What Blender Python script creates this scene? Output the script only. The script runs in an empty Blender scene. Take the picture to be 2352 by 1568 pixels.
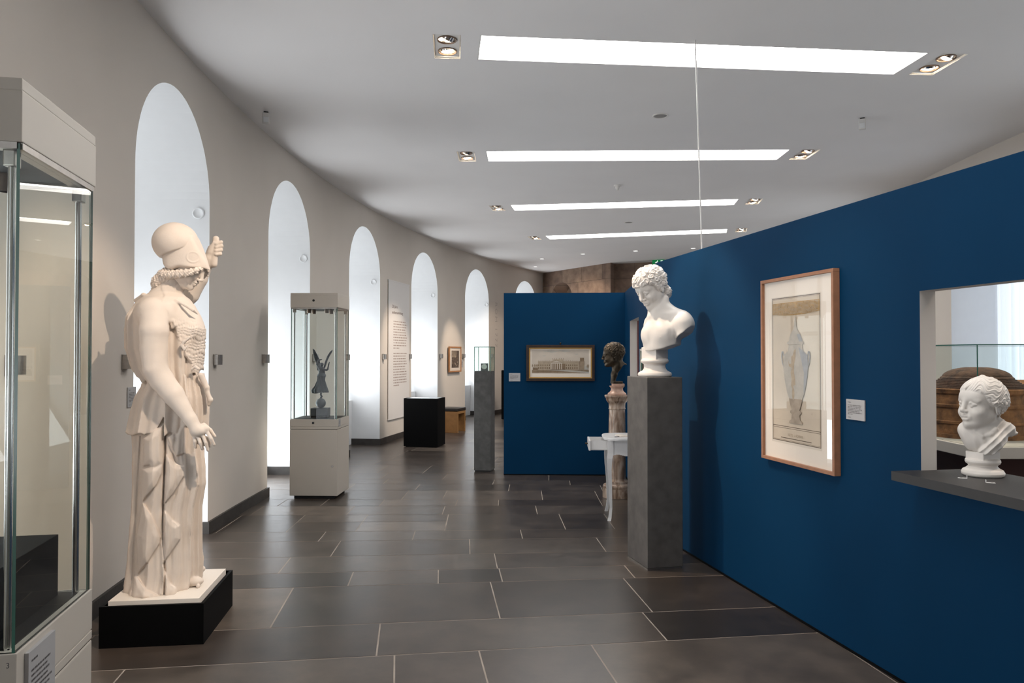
import bpy, bmesh, math, random
import numpy as np
from mathutils import Vector, Matrix
from mathutils.geometry import tessellate_polygon
random.seed(7)
SC = bpy.context.scene; COL = SC.collection
PI = math.pi

# ------------------------------------------------------------------ helpers
class MB:
    """collects shapes, then links them as ONE mesh object"""
    def __init__(s): s.v = []; s.f = []; s.m = []; s.sm = []
    def add(s, vs, fs, m=0, smooth=False):
        n = len(s.v); s.v += [tuple(v) for v in vs]
        s.f += [tuple(n + i for i in f) for f in fs]; s.m += [m] * len(fs); s.sm += [smooth] * len(fs); return s
    def box(s, c, h, rot=None, m=0, bev=0.0):
        if bev > 0:
            bm = bmesh.new(); bmesh.ops.create_cube(bm, size=2.0)
            for v in bm.verts: v.co = Vector((v.co.x * h[0], v.co.y * h[1], v.co.z * h[2]))
            bmesh.ops.bevel(bm, geom=bm.edges[:], offset=min(bev, min(h) * .9), segments=2, affect='EDGES', profile=0.6)
            bm.verts.ensure_lookup_table(); vs = [v.co.copy() for v in bm.verts]; fs = [[v.index for v in f.verts] for f in bm.faces]; bm.free()
        else:
            vs = [Vector((x * h[0], y * h[1], z * h[2])) for x in (-1, 1) for y in (-1, 1) for z in (-1, 1)]
            fs = [(0, 1, 3, 2), (4, 6, 7, 5), (0, 4, 5, 1), (2, 3, 7, 6), (0, 2, 6, 4), (1, 5, 7, 3)]
        if rot is not None:
            R = rot if isinstance(rot, Matrix) else Matrix.Rotation(rot, 3, 'Z'); vs = [R @ v for v in vs]
        return s.add([(v.x + c[0], v.y + c[1], v.z + c[2]) for v in vs], fs, m)
    def bx(s, x0, x1, y0, y1, z0, z1, m=0, bev=0.0):
        return s.box(((x0 + x1) / 2, (y0 + y1) / 2, (z0 + z1) / 2), ((x1 - x0) / 2, (y1 - y0) / 2, (z1 - z0) / 2), None, m, bev)
    def lathe(s, prof, c=(0, 0, 0), n=48, m=0, smooth=True, capped=True):
        k = len(prof)
        vs = [(c[0] + r * math.cos(2 * PI * i / n), c[1] + r * math.sin(2 * PI * i / n), c[2] + z) for z, r in prof for i in range(n)]
        fs = [(j * n + i, j * n + (i + 1) % n, (j + 1) * n + (i + 1) % n, (j + 1) * n + i) for j in range(k - 1) for i in range(n)]
        s.add(vs, fs, m, smooth)
        if capped:
            s.add(vs[:n], [tuple(range(n - 1, -1, -1))], m); s.add(vs[-n:], [tuple(range(n))], m)
        return s
    def tube(s, pts, r, n=12, m=0, caps=True):
        pts = [Vector(p) for p in pts]; rs = r if isinstance(r, (list, tuple)) else [r] * len(pts)
        vs = []; up = Vector((0, 0, 1))
        for i, p in enumerate(pts):
            t = (pts[min(i + 1, len(pts) - 1)] - pts[max(i - 1, 0)]).normalized()
            a = t.cross(up if abs(t.z) < .95 else Vector((1, 0, 0))).normalized(); b = t.cross(a)
            vs += [p + (a * math.cos(2 * PI * k / n) + b * math.sin(2 * PI * k / n)) * rs[i] for k in range(n)]
        fs = [(j * n + i, (j + 1) * n + i, (j + 1) * n + (i + 1) % n, j * n + (i + 1) % n) for j in range(len(pts) - 1) for i in range(n)]
        s.add(vs, fs, m, True)
        if caps: s.add(vs[:n], [tuple(range(n))], m); s.add(vs[-n:], [tuple(range(n - 1, -1, -1))], m)
        return s
    def prism(s, poly, z0, z1, m=0):
        n = len(poly)
        s.add([(x, y, z0) for x, y in poly] + [(x, y, z1) for x, y in poly],
              [tuple(range(n - 1, -1, -1)), tuple(range(n, 2 * n))] + [(i, (i + 1) % n, n + (i + 1) % n, n + i) for i in range(n)], m)
        return s
    def build(s, name, mats, parent=None, loc=None, rz=None):
        me = bpy.data.meshes.new(name); me.from_pydata(s.v, [], s.f)
        for i, p in enumerate(me.polygons): p.material_index = s.m[i]; p.use_smooth = s.sm[i]
        return link(name, me, mats, parent, loc, rz)
def link(name, me, mats, parent=None, loc=None, rz=None):
    me.name = name
    for m in (mats if isinstance(mats, (list, tuple)) else [mats]): me.materials.append(m)
    me.update()
    o = bpy.data.objects.new(name, me); COL.objects.link(o)
    if parent is not None: o.parent = parent
    if loc is not None: o.location = loc
    if rz is not None: o.rotation_euler = (0, 0, rz)
    return o
def tag(o, label, cat, group=None):
    o['label'] = label; o['category'] = cat
    if group: o['group'] = group
    return o
def thing(name, label, cat, loc=(0, 0, 0), rz=0.0, group=None, mat=None):
    o = bpy.data.objects.new(name, None); COL.objects.link(o); o.empty_display_size = 0.1
    if mat is not None: o.matrix_world = mat
    else: o.location = loc; o.rotation_euler = (0, 0, rz)
    return tag(o, label, cat, group)
def struct(o): o['kind'] = 'structure'; return o
def dup(root, label, loc=None, rz=None, mat=None):
    r = root.copy(); COL.objects.link(r); r['label'] = label
    if loc is not None: r.location = loc
    if rz is not None: r.rotation_euler = (0, 0, rz)
    if mat is not None: r.matrix_world = mat
    for ch in list(root.children):
        c = ch.copy(); COL.objects.link(c); c.parent = r
        for g in list(ch.children):
            d = g.copy(); COL.objects.link(d); d.parent = c
    return r
def text_mesh(s, w=None, h=None, sp=1.0, bold=0.0):
    """lettering as a flat mesh in the xy plane, lower left at the origin, fitted to w by h"""
    cu = bpy.data.curves.new('t', 'FONT'); cu.body = s; cu.space_character = sp; cu.offset = bold; cu.resolution_u = 4
    ob = bpy.data.objects.new('t', cu); COL.objects.link(ob)
    me = bpy.data.meshes.new_from_object(ob); bpy.data.objects.remove(ob); bpy.data.curves.remove(cu)
    co = np.array([v.co[:] for v in me.vertices]); lo = co.min(0); d = co.max(0) - lo
    sx = (w / d[0]) if w else 1; sy = (h / d[1]) if h else sx
    if not w: sx = sy
    for v in me.vertices: v.co = ((v.co.x - lo[0]) * sx, (v.co.y - lo[1]) * sy, 0)
    return me
def frame_mat(o, x, z):
    """matrix with the given x axis and z axis (unit vectors)"""
    x = Vector(x).normalized(); z = Vector(z).normalized(); y = z.cross(x).normalized()
    M = Matrix.Identity(4)
    for i in range(3): M[i][0] = x[i]; M[i][1] = y[i]; M[i][2] = z[i]; M[i][3] = o[i]
    return M
def scribble(mb, x0, x1, ytop, step, n, h, m, z, rng, ragged=.75):
    """rows of unreadable small print: word-length dashes"""
    for i in range(n):
        x = x0; end = x0 + (x1 - x0) * (1 if i < n - 1 else .45) * rng.uniform(ragged, 1); y = ytop - i * step
        while x < end:
            w = min(rng.uniform(.02, .13) * (x1 - x0), end - x)
            mb.add([(x, y - h, z), (x + w, y - h, z), (x + w, y, z), (x, y, z)], [(0, 1, 2, 3)], m); x += w + rng.uniform(.014, .03) * (x1 - x0)

# ------------------------------------------------------------------ materials
def lin(r, g, b): return tuple(((c / 255 + .055) / 1.055) ** 2.4 if c > 10 else c / 255 / 12.92 for c in (r, g, b)) + (1,)
def mat(name, col, rough=0.5, metal=0.0, spec=0.5, noise=0.0, nscale=8.0, bump=0.0, bscale=60.0, coat=0.0):
    m = bpy.data.materials.new(name); m.use_nodes = True; nt = m.node_tree; b = nt.nodes['Principled BSDF']
    b.inputs['Roughness'].default_value = rough; b.inputs['Metallic'].default_value = metal; b.inputs['Specular IOR Level'].default_value = spec
    b.inputs['Coat Weight'].default_value = coat; b.inputs['Coat Roughness'].default_value = .15
    col = col if len(col) == 4 else tuple(col) + (1,)
    tc = nt.nodes.new('ShaderNodeTexCoord')
    n = nt.nodes.new('ShaderNodeTexNoise'); n.inputs['Scale'].default_value = nscale; n.inputs['Detail'].default_value = 1 if noise < .06 else 4
    nt.links.new(tc.outputs['Object'], n.inputs['Vector'])
    r = nt.nodes.new('ShaderNodeValToRGB'); a = max(0, 1 - noise); c = 1 + noise
    r.color_ramp.elements[0].position = .3; r.color_ramp.elements[1].position = .7
    r.color_ramp.elements[0].color = tuple(x * a for x in col[:3]) + (1,); r.color_ramp.elements[1].color = tuple(min(1, x * c) for x in col[:3]) + (1,)
    nt.links.new(n.outputs['Fac'], r.inputs['Fac']); nt.links.new(r.outputs['Color'], b.inputs['Base Color'])
    if bump:
        n2 = nt.nodes.new('ShaderNodeTexNoise'); n2.inputs['Scale'].default_value = bscale; n2.inputs['Detail'].default_value = 1
        nt.links.new(tc.outputs['Object'], n2.inputs['Vector'])
        bp = nt.nodes.new('ShaderNodeBump'); bp.inputs['Strength'].default_value = bump; bp.inputs['Distance'].default_value = .01
        nt.links.new(n2.outputs['Fac'], bp.inputs['Height']); nt.links.new(bp.outputs['Normal'], b.inputs['Normal'])
    return m
def emit(name, col, strength, small=False):
    m = bpy.data.materials.new(name); m.use_nodes = True; nt = m.node_tree; nt.nodes.remove(nt.nodes['Principled BSDF'])
    e = nt.nodes.new('ShaderNodeEmission'); e.inputs['Color'].default_value = tuple(col) + (1,); e.inputs['Strength'].default_value = strength
    nt.links.new(e.outputs[0], nt.nodes['Material Output'].inputs['Surface'])
    if small: m.cycles.emission_sampling = 'NONE'
    return m
def glass(name, tint=(1, 1, 1), ior=1.5, rough=0.0):
    m = bpy.data.materials.new(name); m.use_nodes = True; nt = m.node_tree; nt.nodes.remove(nt.nodes['Principled BSDF'])
    t = nt.nodes.new('ShaderNodeBsdfTransparent'); t.inputs['Color'].default_value = tuple(tint) + (1,)
    g = nt.nodes.new('ShaderNodeBsdfGlossy'); g.inputs['Roughness'].default_value = rough
    f = nt.nodes.new('ShaderNodeFresnel'); f.inputs['IOR'].default_value = ior; x = nt.nodes.new('ShaderNodeMixShader')
    geo = nt.nodes.new('ShaderNodeNewGeometry'); inv = nt.nodes.new('ShaderNodeMath'); inv.operation = 'SUBTRACT'; inv.inputs[0].default_value = 1; nt.links.new(geo.outputs['Backfacing'], inv.inputs[1])
    mu = nt.nodes.new('ShaderNodeMath'); mu.operation = 'MULTIPLY'; nt.links.new(f.outputs[0], mu.inputs[0]); nt.links.new(inv.outputs[0], mu.inputs[1])
    nt.links.new(mu.outputs[0], x.inputs[0]); nt.links.new(t.outputs[0], x.inputs[1]); nt.links.new(g.outputs[0], x.inputs[2])
    nt.links.new(x.outputs[0], nt.nodes['Material Output'].inputs['Surface']); return m
M = {}
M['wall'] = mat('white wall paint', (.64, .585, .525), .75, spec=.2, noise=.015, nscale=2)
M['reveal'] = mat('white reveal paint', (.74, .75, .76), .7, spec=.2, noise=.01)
M['ceiling'] = mat('ceiling paint', (.92, .905, .90), .8, spec=.1, noise=.01, nscale=1.5)
M['blue'] = mat('deep blue wall paint', (.0005, .031, .083), .65, spec=.09, noise=.05, nscale=1.5)
M['jamb'] = mat('pale jamb paint', (.60, .56, .52), .7, spec=.2)
M['darkred'] = mat('dark red paint', (.10, .012, .012), .6)
M['base'] = mat('dark basalt skirting', (.035, .031, .028), .5, noise=.3, nscale=9, bump=.1)
M['cream'] = mat('cream lacquer', (.60, .545, .475), .38, spec=.4)
M['creamseam'] = mat('dark seam', (.12, .10, .085), .6)
M['black'] = mat('matt black', (.0020, .0020, .0022), .6, spec=.08)
M['blackdeck'] = mat('black case lining', (.006, .006, .0065), .5, spec=.2)
M['dark'] = mat('dark recess', (.012, .012, .013), .6)
M['chrome'] = mat('polished steel', (.72, .70, .69), .16, metal=1)
M['steel'] = mat('brushed steel', (.42, .39, .36), .34, metal=1, noise=.1, nscale=30)
M['plaster'] = mat('warm white plaster cast', (.74, .655, .58), .62, spec=.3, noise=.03, nscale=14, bump=.05, bscale=90)
M['plinthwhite'] = mat('white painted slab', (.80, .74, .67), .6)
M['marble'] = mat('white marble', (.78, .72, .66), .44, spec=.45, noise=.05, nscale=7)
M['bronze'] = mat('dark bronze', (.060, .045, .030), .38, metal=.75, noise=.5, nscale=14)
M['victory'] = mat('dark grey bronze', (.045, .052, .062), .45, metal=.3, noise=.2, nscale=20)
M['basalt'] = mat('grey basalt', (.088, .080, .074), .62, noise=.22, nscale=11, bump=.07, bscale=160)
M['concrete'] = mat('grey lava stone', (.075, .073, .070), .7, noise=.25, nscale=12, bump=.12, bscale=120)
M['white'] = mat('white lacquer', (.80, .78, .765), .35)
M['whiteplastic'] = mat('white plastic', (.72, .70, .68), .45)
M['paper'] = mat('ivory mat board', (.78, .70, .61), .8, spec=.1)
M['sheet'] = mat('aged drawing paper', (.56, .475, .375), .85, spec=.1, noise=.06, nscale=6)
M['ink'] = mat('brown ink', (.09, .06, .04), .8)
M['sepia'] = mat('sepia wash', (.30, .225, .155), .85, noise=.15, nscale=30)
M['sepia2'] = mat('light sepia wash', (.42, .34, .25), .85, noise=.1, nscale=30)
M['ochre'] = mat('ochre wash', (.42, .27, .12), .85, noise=.25, nscale=25)
M['greyblue'] = mat('grey blue wash', (.36, .37, .38), .85, noise=.1, nscale=20)
M['greywash'] = mat('grey wash', (.45, .42, .37), .85, noise=.1, nscale=20)
M['print'] = mat('engraving ink', (.075, .055, .042), .85, noise=.6, nscale=24)
M['label'] = mat('grey caption card', (.44, .43, .43), .6)
M['labeltext'] = mat('small print', (.12, .11, .11), .7)
M['banner'] = mat('white banner cloth', (.70, .675, .655), .8, spec=.1)
M['bannertext'] = mat('pale brown lettering', (.36, .29, .26), .8)
M['lettering'] = mat('grey wall lettering', (.40, .36, .325), .8)
M['walnut'] = mat('dark walnut', (.030, .014, .008), .35, noise=.3, nscale=18)
M['gold'] = mat('gilt', (.52, .31, .09), .35, metal=.6)
M['oakframe'] = mat('reddish wood frame', (.33, .155, .085), .5, noise=.12, nscale=22)
M['beech'] = mat('honey wood', (.34, .165, .055), .45, noise=.15, nscale=10)
M['frameorange'] = mat('orange wood frame', (.42, .20, .085), .45, noise=.1)
M['leather'] = mat('black leather', (.018, .014, .012), .42, bump=.1)
M['pinkmarble'] = mat('pink marble', (.52, .34, .26), .35, noise=.3, nscale=14)
M['shelf'] = mat('dark grey shelf', (.020, .018, .017), .5)
M['cork'] = mat('brown cork', (.27, .12, .045), .85, noise=.5, nscale=16, bump=.5, bscale=45)
M['corkdark'] = mat('dark brown cork', (.085, .042, .022), .85, noise=.5, nscale=20, bump=.5, bscale=50)
M['pedred'] = mat('red brown pedestal', (.075, .016, .010), .6)
M['pane'] = emit('bright daylight', (.95, .98, 1.0), 1.0)
M['curtain'] = mat('white sheer curtain', (.80, .82, .86), .9)
M['panel'] = emit('light panel', (1.0, .985, .96), 9.5)
M['rim'] = mat('white light housing', (.85, .83, .80), .6)
M['bulb'] = emit('lit halogen', (1.0, .80, .58), 45, True)
M['bulboff'] = emit('dim halogen', (1.0, .78, .55), 2.5, True)
M['ringlight'] = emit('small downlight', (1.0, .97, .92), 2.0, True)
M['lampring'] = mat('brown lamp ring', (.22, .15, .11), .35, metal=.4)
M['grille'] = mat('grey loudspeaker grille', (.34, .33, .32), .6)
M['green'] = emit('green exit sign', (.01, .16, .05), .6, True)
M['signwhite'] = emit('white exit pictogram', (.8, .9, .8), .8, True)
M['glass'] = glass('clear glass', (.965, .985, .975))
M['glassgreen'] = glass('green edged glass', (.93, .975, .955))
M['glassedge'] = mat('green glass edge', (.05, .16, .12), .2, spec=.8)
M['picglass'] = glass('picture glass', (1, 1, 1), 1.55)
M['silver'] = mat('silver medal', (.62, .62, .56), .35, metal=.4, noise=.2, nscale=60)
M['frost'] = mat('frosted pane', (.62, .68, .72), .25)

def veined(name, a, b, c, scale=(1, 1, .25)):
    m = bpy.data.materials.new(name); m.use_nodes = True; nt = m.node_tree; p = nt.nodes['Principled BSDF']; p.inputs['Roughness'].default_value = .3
    tc = nt.nodes.new('ShaderNodeTexCoord'); mp = nt.nodes.new('ShaderNodeMapping'); mp.inputs['Scale'].default_value = scale; nt.links.new(tc.outputs['Object'], mp.inputs[0])
    n = nt.nodes.new('ShaderNodeTexNoise'); n.inputs['Scale'].default_value = 12; n.inputs['Detail'].default_value = 7; n.inputs['Distortion'].default_value = 1.6; nt.links.new(mp.outputs[0], n.inputs['Vector'])
    r = nt.nodes.new('ShaderNodeValToRGB'); r.color_ramp.elements[0].position = .34; r.color_ramp.elements[0].color = a + (1,); r.color_ramp.elements[1].position = .64; r.color_ramp.elements[1].color = c + (1,)
    e = r.color_ramp.elements.new(.48); e.color = b + (1,)
    nt.links.new(n.outputs['Fac'], r.inputs[0]); nt.links.new(r.outputs[0], p.inputs['Base Color']); return m
M['veined'] = veined('veined brown marble', (.16, .095, .06), (.36, .25, .18), (.55, .44, .35))

def floor_mat():
    m = bpy.data.materials.new('basalt floor slabs'); m.use_nodes = True; nt = m.node_tree; p = nt.nodes['Principled BSDF']
    at_ = nt.nodes.new('ShaderNodeAttribute'); at_.attribute_name = 'slab'
    tc = nt.nodes.new('ShaderNodeTexCoord')
    r = nt.nodes.new('ShaderNodeValToRGB'); E = r.color_ramp.elements
    E[0].position = 0; E[0].color = (.024, .019, .016, 1); E[1].position = 1; E[1].color = (.095, .075, .060, 1)
    e = E.new(.35); e.color = (.048, .037, .030, 1); e = E.new(.7); e.color = (.058, .047, .039, 1)
    nt.links.new(at_.outputs['Fac'], r.inputs[0])
    n = nt.nodes.new('ShaderNodeTexNoise'); n.inputs['Scale'].default_value = 3.5; n.inputs['Detail'].default_value = 8; n.inputs['Roughness'].default_value = .65; nt.links.new(tc.outputs['Object'], n.inputs['Vector'])
    rr = nt.nodes.new('ShaderNodeValToRGB'); rr.color_ramp.elements[0].position = .3; rr.color_ramp.elements[0].color = (.8, .8, .8, 1); rr.color_ramp.elements[1].position = .72; rr.color_ramp.elements[1].color = (1.75, 1.72, 1.68, 1)
    nt.links.new(n.outputs['Fac'], rr.inputs[0])
    mx = nt.nodes.new('ShaderNodeMix'); mx.data_type = 'RGBA'; mx.blend_type = 'MULTIPLY'; mx.inputs['Factor'].default_value = 1
    nt.links.new(r.outputs[0], mx.inputs[6]); nt.links.new(rr.outputs[0], mx.inputs[7])
    v = nt.nodes.new('ShaderNodeTexVoronoi'); v.inputs['Scale'].default_value = 130; nt.links.new(tc.outputs['Object'], v.inputs['Vector'])
    vr = nt.nodes.new('ShaderNodeValToRGB'); vr.color_ramp.elements[0].position = .06; vr.color_ramp.elements[0].color = (1, 1, 1, 1); vr.color_ramp.elements[1].position = .16; vr.color_ramp.elements[1].color = (0, 0, 0, 1)
    nt.links.new(v.outputs['Distance'], vr.inputs[0])
    n3 = nt.nodes.new('ShaderNodeTexNoise'); n3.inputs['Scale'].default_value = 2.2; nt.links.new(tc.outputs['Object'], n3.inputs['Vector'])
    k = nt.nodes.new('ShaderNodeMath'); k.operation = 'MULTIPLY'; nt.links.new(vr.outputs[0], k.inputs[0]); nt.links.new(n3.outputs['Fac'], k.inputs[1])
    m2 = nt.nodes.new('ShaderNodeMix'); m2.data_type = 'RGBA'; nt.links.new(k.outputs[0], m2.inputs['Factor']); nt.links.new(mx.outputs[2], m2.inputs[6]); m2.inputs[7].default_value = (.14, .12, .105, 1)
    nt.links.new(m2.outputs[2], p.inputs['Base Color'])
    rm = nt.nodes.new('ShaderNodeMapRange'); rm.inputs[3].default_value = .27; rm.inputs[4].default_value = .34; nt.links.new(n.outputs['Fac'], rm.inputs[0]); nt.links.new(rm.outputs[0], p.inputs['Roughness'])
    bp = nt.nodes.new('ShaderNodeBump'); bp.inputs['Strength'].default_value = .04; bp.inputs['Distance'].default_value = .004; nt.links.new(n.outputs['Fac'], bp.inputs['Height']); nt.links.new(bp.outputs[0], p.inputs['Normal'])
    p.inputs['Specular IOR Level'].default_value = .5
    return m
M['floor'] = floor_mat()
M['grout'] = mat('pale mortar', (.36, .30, .25), .8, noise=.2, nscale=4)

def stone_mat():
    m = bpy.data.materials.new('red sandstone blocks'); m.use_nodes = True; nt = m.node_tree; p = nt.nodes['Principled BSDF']; p.inputs['Roughness'].default_value = .9
    tc = nt.nodes.new('ShaderNodeTexCoord')
    b = nt.nodes.new('ShaderNodeTexBrick'); b.offset = .37; b.squash = 1.3; b.inputs['Scale'].default_value = 1; b.inputs['Brick Width'].default_value = .85; b.inputs['Row Height'].default_value = .52; b.inputs['Mortar Size'].default_value = .006; b.inputs['Bias'].default_value = 0
    b.inputs['Color1'].default_value = (.30, .215, .165, 1); b.inputs['Color2'].default_value = (.21, .145, .115, 1); b.inputs['Mortar'].default_value = (.13, .095, .075, 1)
    nt.links.new(tc.outputs['UV'], b.inputs['Vector'])
    n = nt.nodes.new('ShaderNodeTexNoise'); n.inputs['Scale'].default_value = 5; n.inputs['Detail'].default_value = 8; nt.links.new(tc.outputs['UV'], n.inputs['Vector'])
    r = nt.nodes.new('ShaderNodeValToRGB'); r.color_ramp.elements[0].position = .3; r.color_ramp.elements[0].color = (.7, .66, .64, 1); r.color_ramp.elements[1].position = .7; r.color_ramp.elements[1].color = (1.2, 1.18, 1.1, 1); nt.links.new(n.outputs['Fac'], r.inputs[0])
    mx = nt.nodes.new('ShaderNodeMix'); mx.data_type = 'RGBA'; mx.blend_type = 'MULTIPLY'; mx.inputs['Factor'].default_value = 1; nt.links.new(b.outputs['Color'], mx.inputs[6]); nt.links.new(r.outputs[0], mx.inputs[7])
    nt.links.new(mx.outputs[2], p.inputs['Base Color'])
    bp = nt.nodes.new('ShaderNodeBump'); bp.inputs['Strength'].default_value = .6; nt.links.new(mx.outputs[2], bp.inputs['Height']); nt.links.new(bp.outputs[0], p.inputs['Normal']); return m
M['stone'] = stone_mat()
EXPO = 0.62
# ------------------------------------------------------------------ the ring-shaped hall: an outer wall with tall niches, all radial from CX, CY
CX, CY, R0, H = 29.57, 8.23, 32.31, 4.055
RI = 23.9                                                     # the inner wall
def WP(s, off=0.0, z=0.0, R=None):
    """point on the outer wall: s metres along it, off metres outwards (negative = into the room)"""
    t = s / R0; r = (R0 if R is None else R) + off
    return Vector((CX - r * math.cos(t), CY + r * math.sin(t), z))
def wdir(s): t = s / R0; return Vector((-math.cos(t), math.sin(t), 0)), Vector((math.sin(t), math.cos(t), 0))   # outward, along
def ray(px, py):
    a = math.atan(28 / 1750.0); dx = (px - 1176) / 1750.0; dy = (784 - py) / 1750.0
    return Vector((dx, math.cos(a) - dy * math.sin(a), dy * math.cos(a) + math.sin(a)))
CAMP = Vector((0, 0, 1.6))
def fl(px, py, z=0.0): d = ray(px, py); return CAMP + d * ((z - 1.6) / d.z)
def hit(px, py, p0, n): d = ray(px, py); return CAMP + d * ((Vector(p0) - CAMP).dot(n) / d.dot(n))
S0, S1 = -14.6, 15.59
WIN = [1.10 + 3.31 * k for k in range(-4, 5)]; HW, SPR = .785, 2.92
def arch(s):
    for c in WIN:
        if abs(s - c) < HW: return SPR + math.sqrt(max(0, HW * HW - (s - c) ** 2))
    return 0.0
def build_outer():
    ss = set(np.round(np.arange(S0, S1, .12), 4)) | {S0, S1}
    for c in WIN:
        ss = {x for x in ss if abs(x - c) > HW + .01}
        ss |= {round(c - HW * math.cos(PI * i / 40), 5) for i in range(41)}
    ss = sorted(x for x in ss if S0 <= x <= S1)
    mb = MB()
    for a, b in zip(ss, ss[1:]):
        mid = (a + b) / 2; za, zb = arch(a), arch(b)
        if arch(mid) > 0: za, zb = max(za, SPR), max(zb, SPR)
        else: za = zb = 0
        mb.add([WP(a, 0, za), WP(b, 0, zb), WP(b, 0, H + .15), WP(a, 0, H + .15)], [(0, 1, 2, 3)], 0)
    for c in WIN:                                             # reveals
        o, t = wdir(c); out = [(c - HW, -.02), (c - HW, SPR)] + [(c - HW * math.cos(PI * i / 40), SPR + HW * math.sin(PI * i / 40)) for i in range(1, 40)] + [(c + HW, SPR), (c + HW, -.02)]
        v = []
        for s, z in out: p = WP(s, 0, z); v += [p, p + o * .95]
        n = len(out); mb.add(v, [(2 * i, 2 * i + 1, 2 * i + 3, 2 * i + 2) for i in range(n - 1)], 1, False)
    struct(mb.build('wall_left', [M['wall'], M['reveal']]))
    # windows at the back of the niches, radiator boxes, skirting
    for k, c in enumerate(WIN):
        o, t = wdir(c); b = WP(c, .86)
        ar = [(-HW, 0)] + [(-HW * math.cos(PI * i / 24), SPR + HW * math.sin(PI * i / 24)) for i in range(25)] + [(HW, 0)]
        ar = [(max(-HW, min(HW, x)), z) for x, z in ar]
        mb = MB(); mb.add([b + t * x + Vector((0, 0, z)) for x, z in ar], [tuple(range(len(ar)))])
        w = struct(mb.build('window_%d' % (k + 1), M['pane']))
        mb = MB(); f = b - o * .03
        R = Matrix((t, o, (0, 0, 1))).transposed()
        for x in (-HW + .03, -.26, .26, HW - .03): mb.box(f + t * x + Vector((0, 0, SPR / 2)), (.03, .02, SPR / 2), R)
        for z in (.85, 1.9, SPR): mb.box(f + Vector((0, 0, z)), (HW, .02, .03), R)
        struct(mb.build('window_frame', M['white'], w))
        if k >= 5 or k < 3:
            mb = MB(); mb.box(WP(c, .69) + Vector((0, 0, .39)), (HW - .001, .19, .39), R, 0, .008); struct(mb.build('trim_%d' % (k + 1), M['reveal']))
    mb = MB(); hb, tb = .105, .022
    edges = [S0] + [e for c in WIN for e in (c - HW, c + HW)] + [S1]
    for i in range(0, len(edges), 2):
        a, b = max(S0, edges[i]), min(S1, edges[i + 1])
        if b <= a: continue
        n = max(2, int((b - a) / .3)); st = [a + (b - a) * j / n for j in range(n + 1)]
        v = []
        for s in st: v += [WP(s, .0, 0), WP(s, -tb, 0), WP(s, -tb, hb), WP(s, .0, hb)]
        fs = []
        for j in range(n):
            for q in (1, 2): fs.append((4 * j + q, 4 * j + 4 + q, 4 * j + 5 + q, 4 * j + 1 + q))
        mb.add(v, fs + [(0, 1, 2, 3), (4 * n + 3, 4 * n + 2, 4 * n + 1, 4 * n)])
    for c in WIN:
        o, t = wdir(c); R = Matrix((t, o, (0, 0, 1))).transposed()
        for sg in (-1, 1): mb.box(WP(c + sg * HW, 0) + o * .42 - t * sg * .011 + Vector((0, 0, hb / 2)), (.011, .44, hb / 2), R)
    struct(mb.build('baseboard_left', M['base']))
    for k, (c, px, py) in enumerate([(WIN[3], 456, 490), (WIN[4], 697, 594), (WIN[5], 858, 648), (WIN[6], 994, 678), (WIN[7], 1117, 700)]):
        o, t = wdir(c); p0 = WP(c + HW, 0); p = hit(px, py, p0, t)
        words = ['window niche behind the goddess statue', 'window niche behind the tall showcase', 'window niche left of the text banner', 'window niche right of the text banner', 'window niche right of the small framed print'][k]
        mb = MB(); mb.lathe([(0, .052), (.010, .052), (.014, .046), (.014, .040), (.009, .038), (.009, 0.001)], n=32)
        ob = mb.build('round_wall_disc', M['reveal']); ob.matrix_world = frame_mat(p + t * .0005, (0, 0, 1), -t)
        tag(ob, 'round white disc on the side of the ' + words, 'wall disc', 'white discs in the window niches')
build_outer()

def build_floor():
    rng = random.Random(11); mb = MB(); cols = []
    s = S0 - .2; g = .0045
    while s < S1 + .6:
        wdt = rng.choice([.36, .46, .52, .60, .66, .74, .80]); s2 = s + wdt; r = RI - 1.2 + rng.uniform(0, 1); th0, th1 = s / R0, s2 / R0
        while r < R0 + 1.0:
            L = rng.choice([.45, .62, .8, .95, 1.1, 1.35, 1.6]); r2 = min(r + L, R0 + 1.02)
            cuts = [(th0, th1)] if rng.random() > .22 or wdt < .55 else [(th0, th0 + (th1 - th0) * .55), (th0 + (th1 - th0) * .55, th1)]
            sk = rng.uniform(-.03, .03)
            for a, b in cuts:
                da = g / r; q = [(r + g, a + da), (r2 - g + sk * 0, a + da), (r2 - g, b - da), (r + g, b - da)]
                mb.add([(CX - rr * math.cos(t), CY + rr * math.sin(t), 0) for rr, t in q], [(0, 1, 2, 3)], 0); cols.append(rng.random())
            r = r2
        s = s2
    nslab = len(cols)
    st = [S0 - .3 + (S1 + 1.4 - S0) * i / 60 for i in range(61)]
    v = []
    for x in st: v += [WP(x, R=RI - 1.4, z=-.0015), WP(x, 1.05, -.0015)]
    mb.add(v, [(2 * i, 2 * i + 1, 2 * i + 3, 2 * i + 2) for i in range(60)], 1); cols += [0] * 60
    o = mb.build('floor', [M['floor'], M['grout']])
    a = o.data.attributes.new('slab', 'FLOAT', 'FACE'); a.data.foreach_set('value', cols)
    bm = bmesh.new(); bm.from_mesh(o.data); bmesh.ops.recalc_face_normals(bm, faces=bm.faces)
    if bm.faces[0].normal.z < 0: bmesh.ops.reverse_faces(bm, faces=bm.faces)
    bm.to_mesh(o.data); bm.free()
    struct(o)
build_floor()

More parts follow.
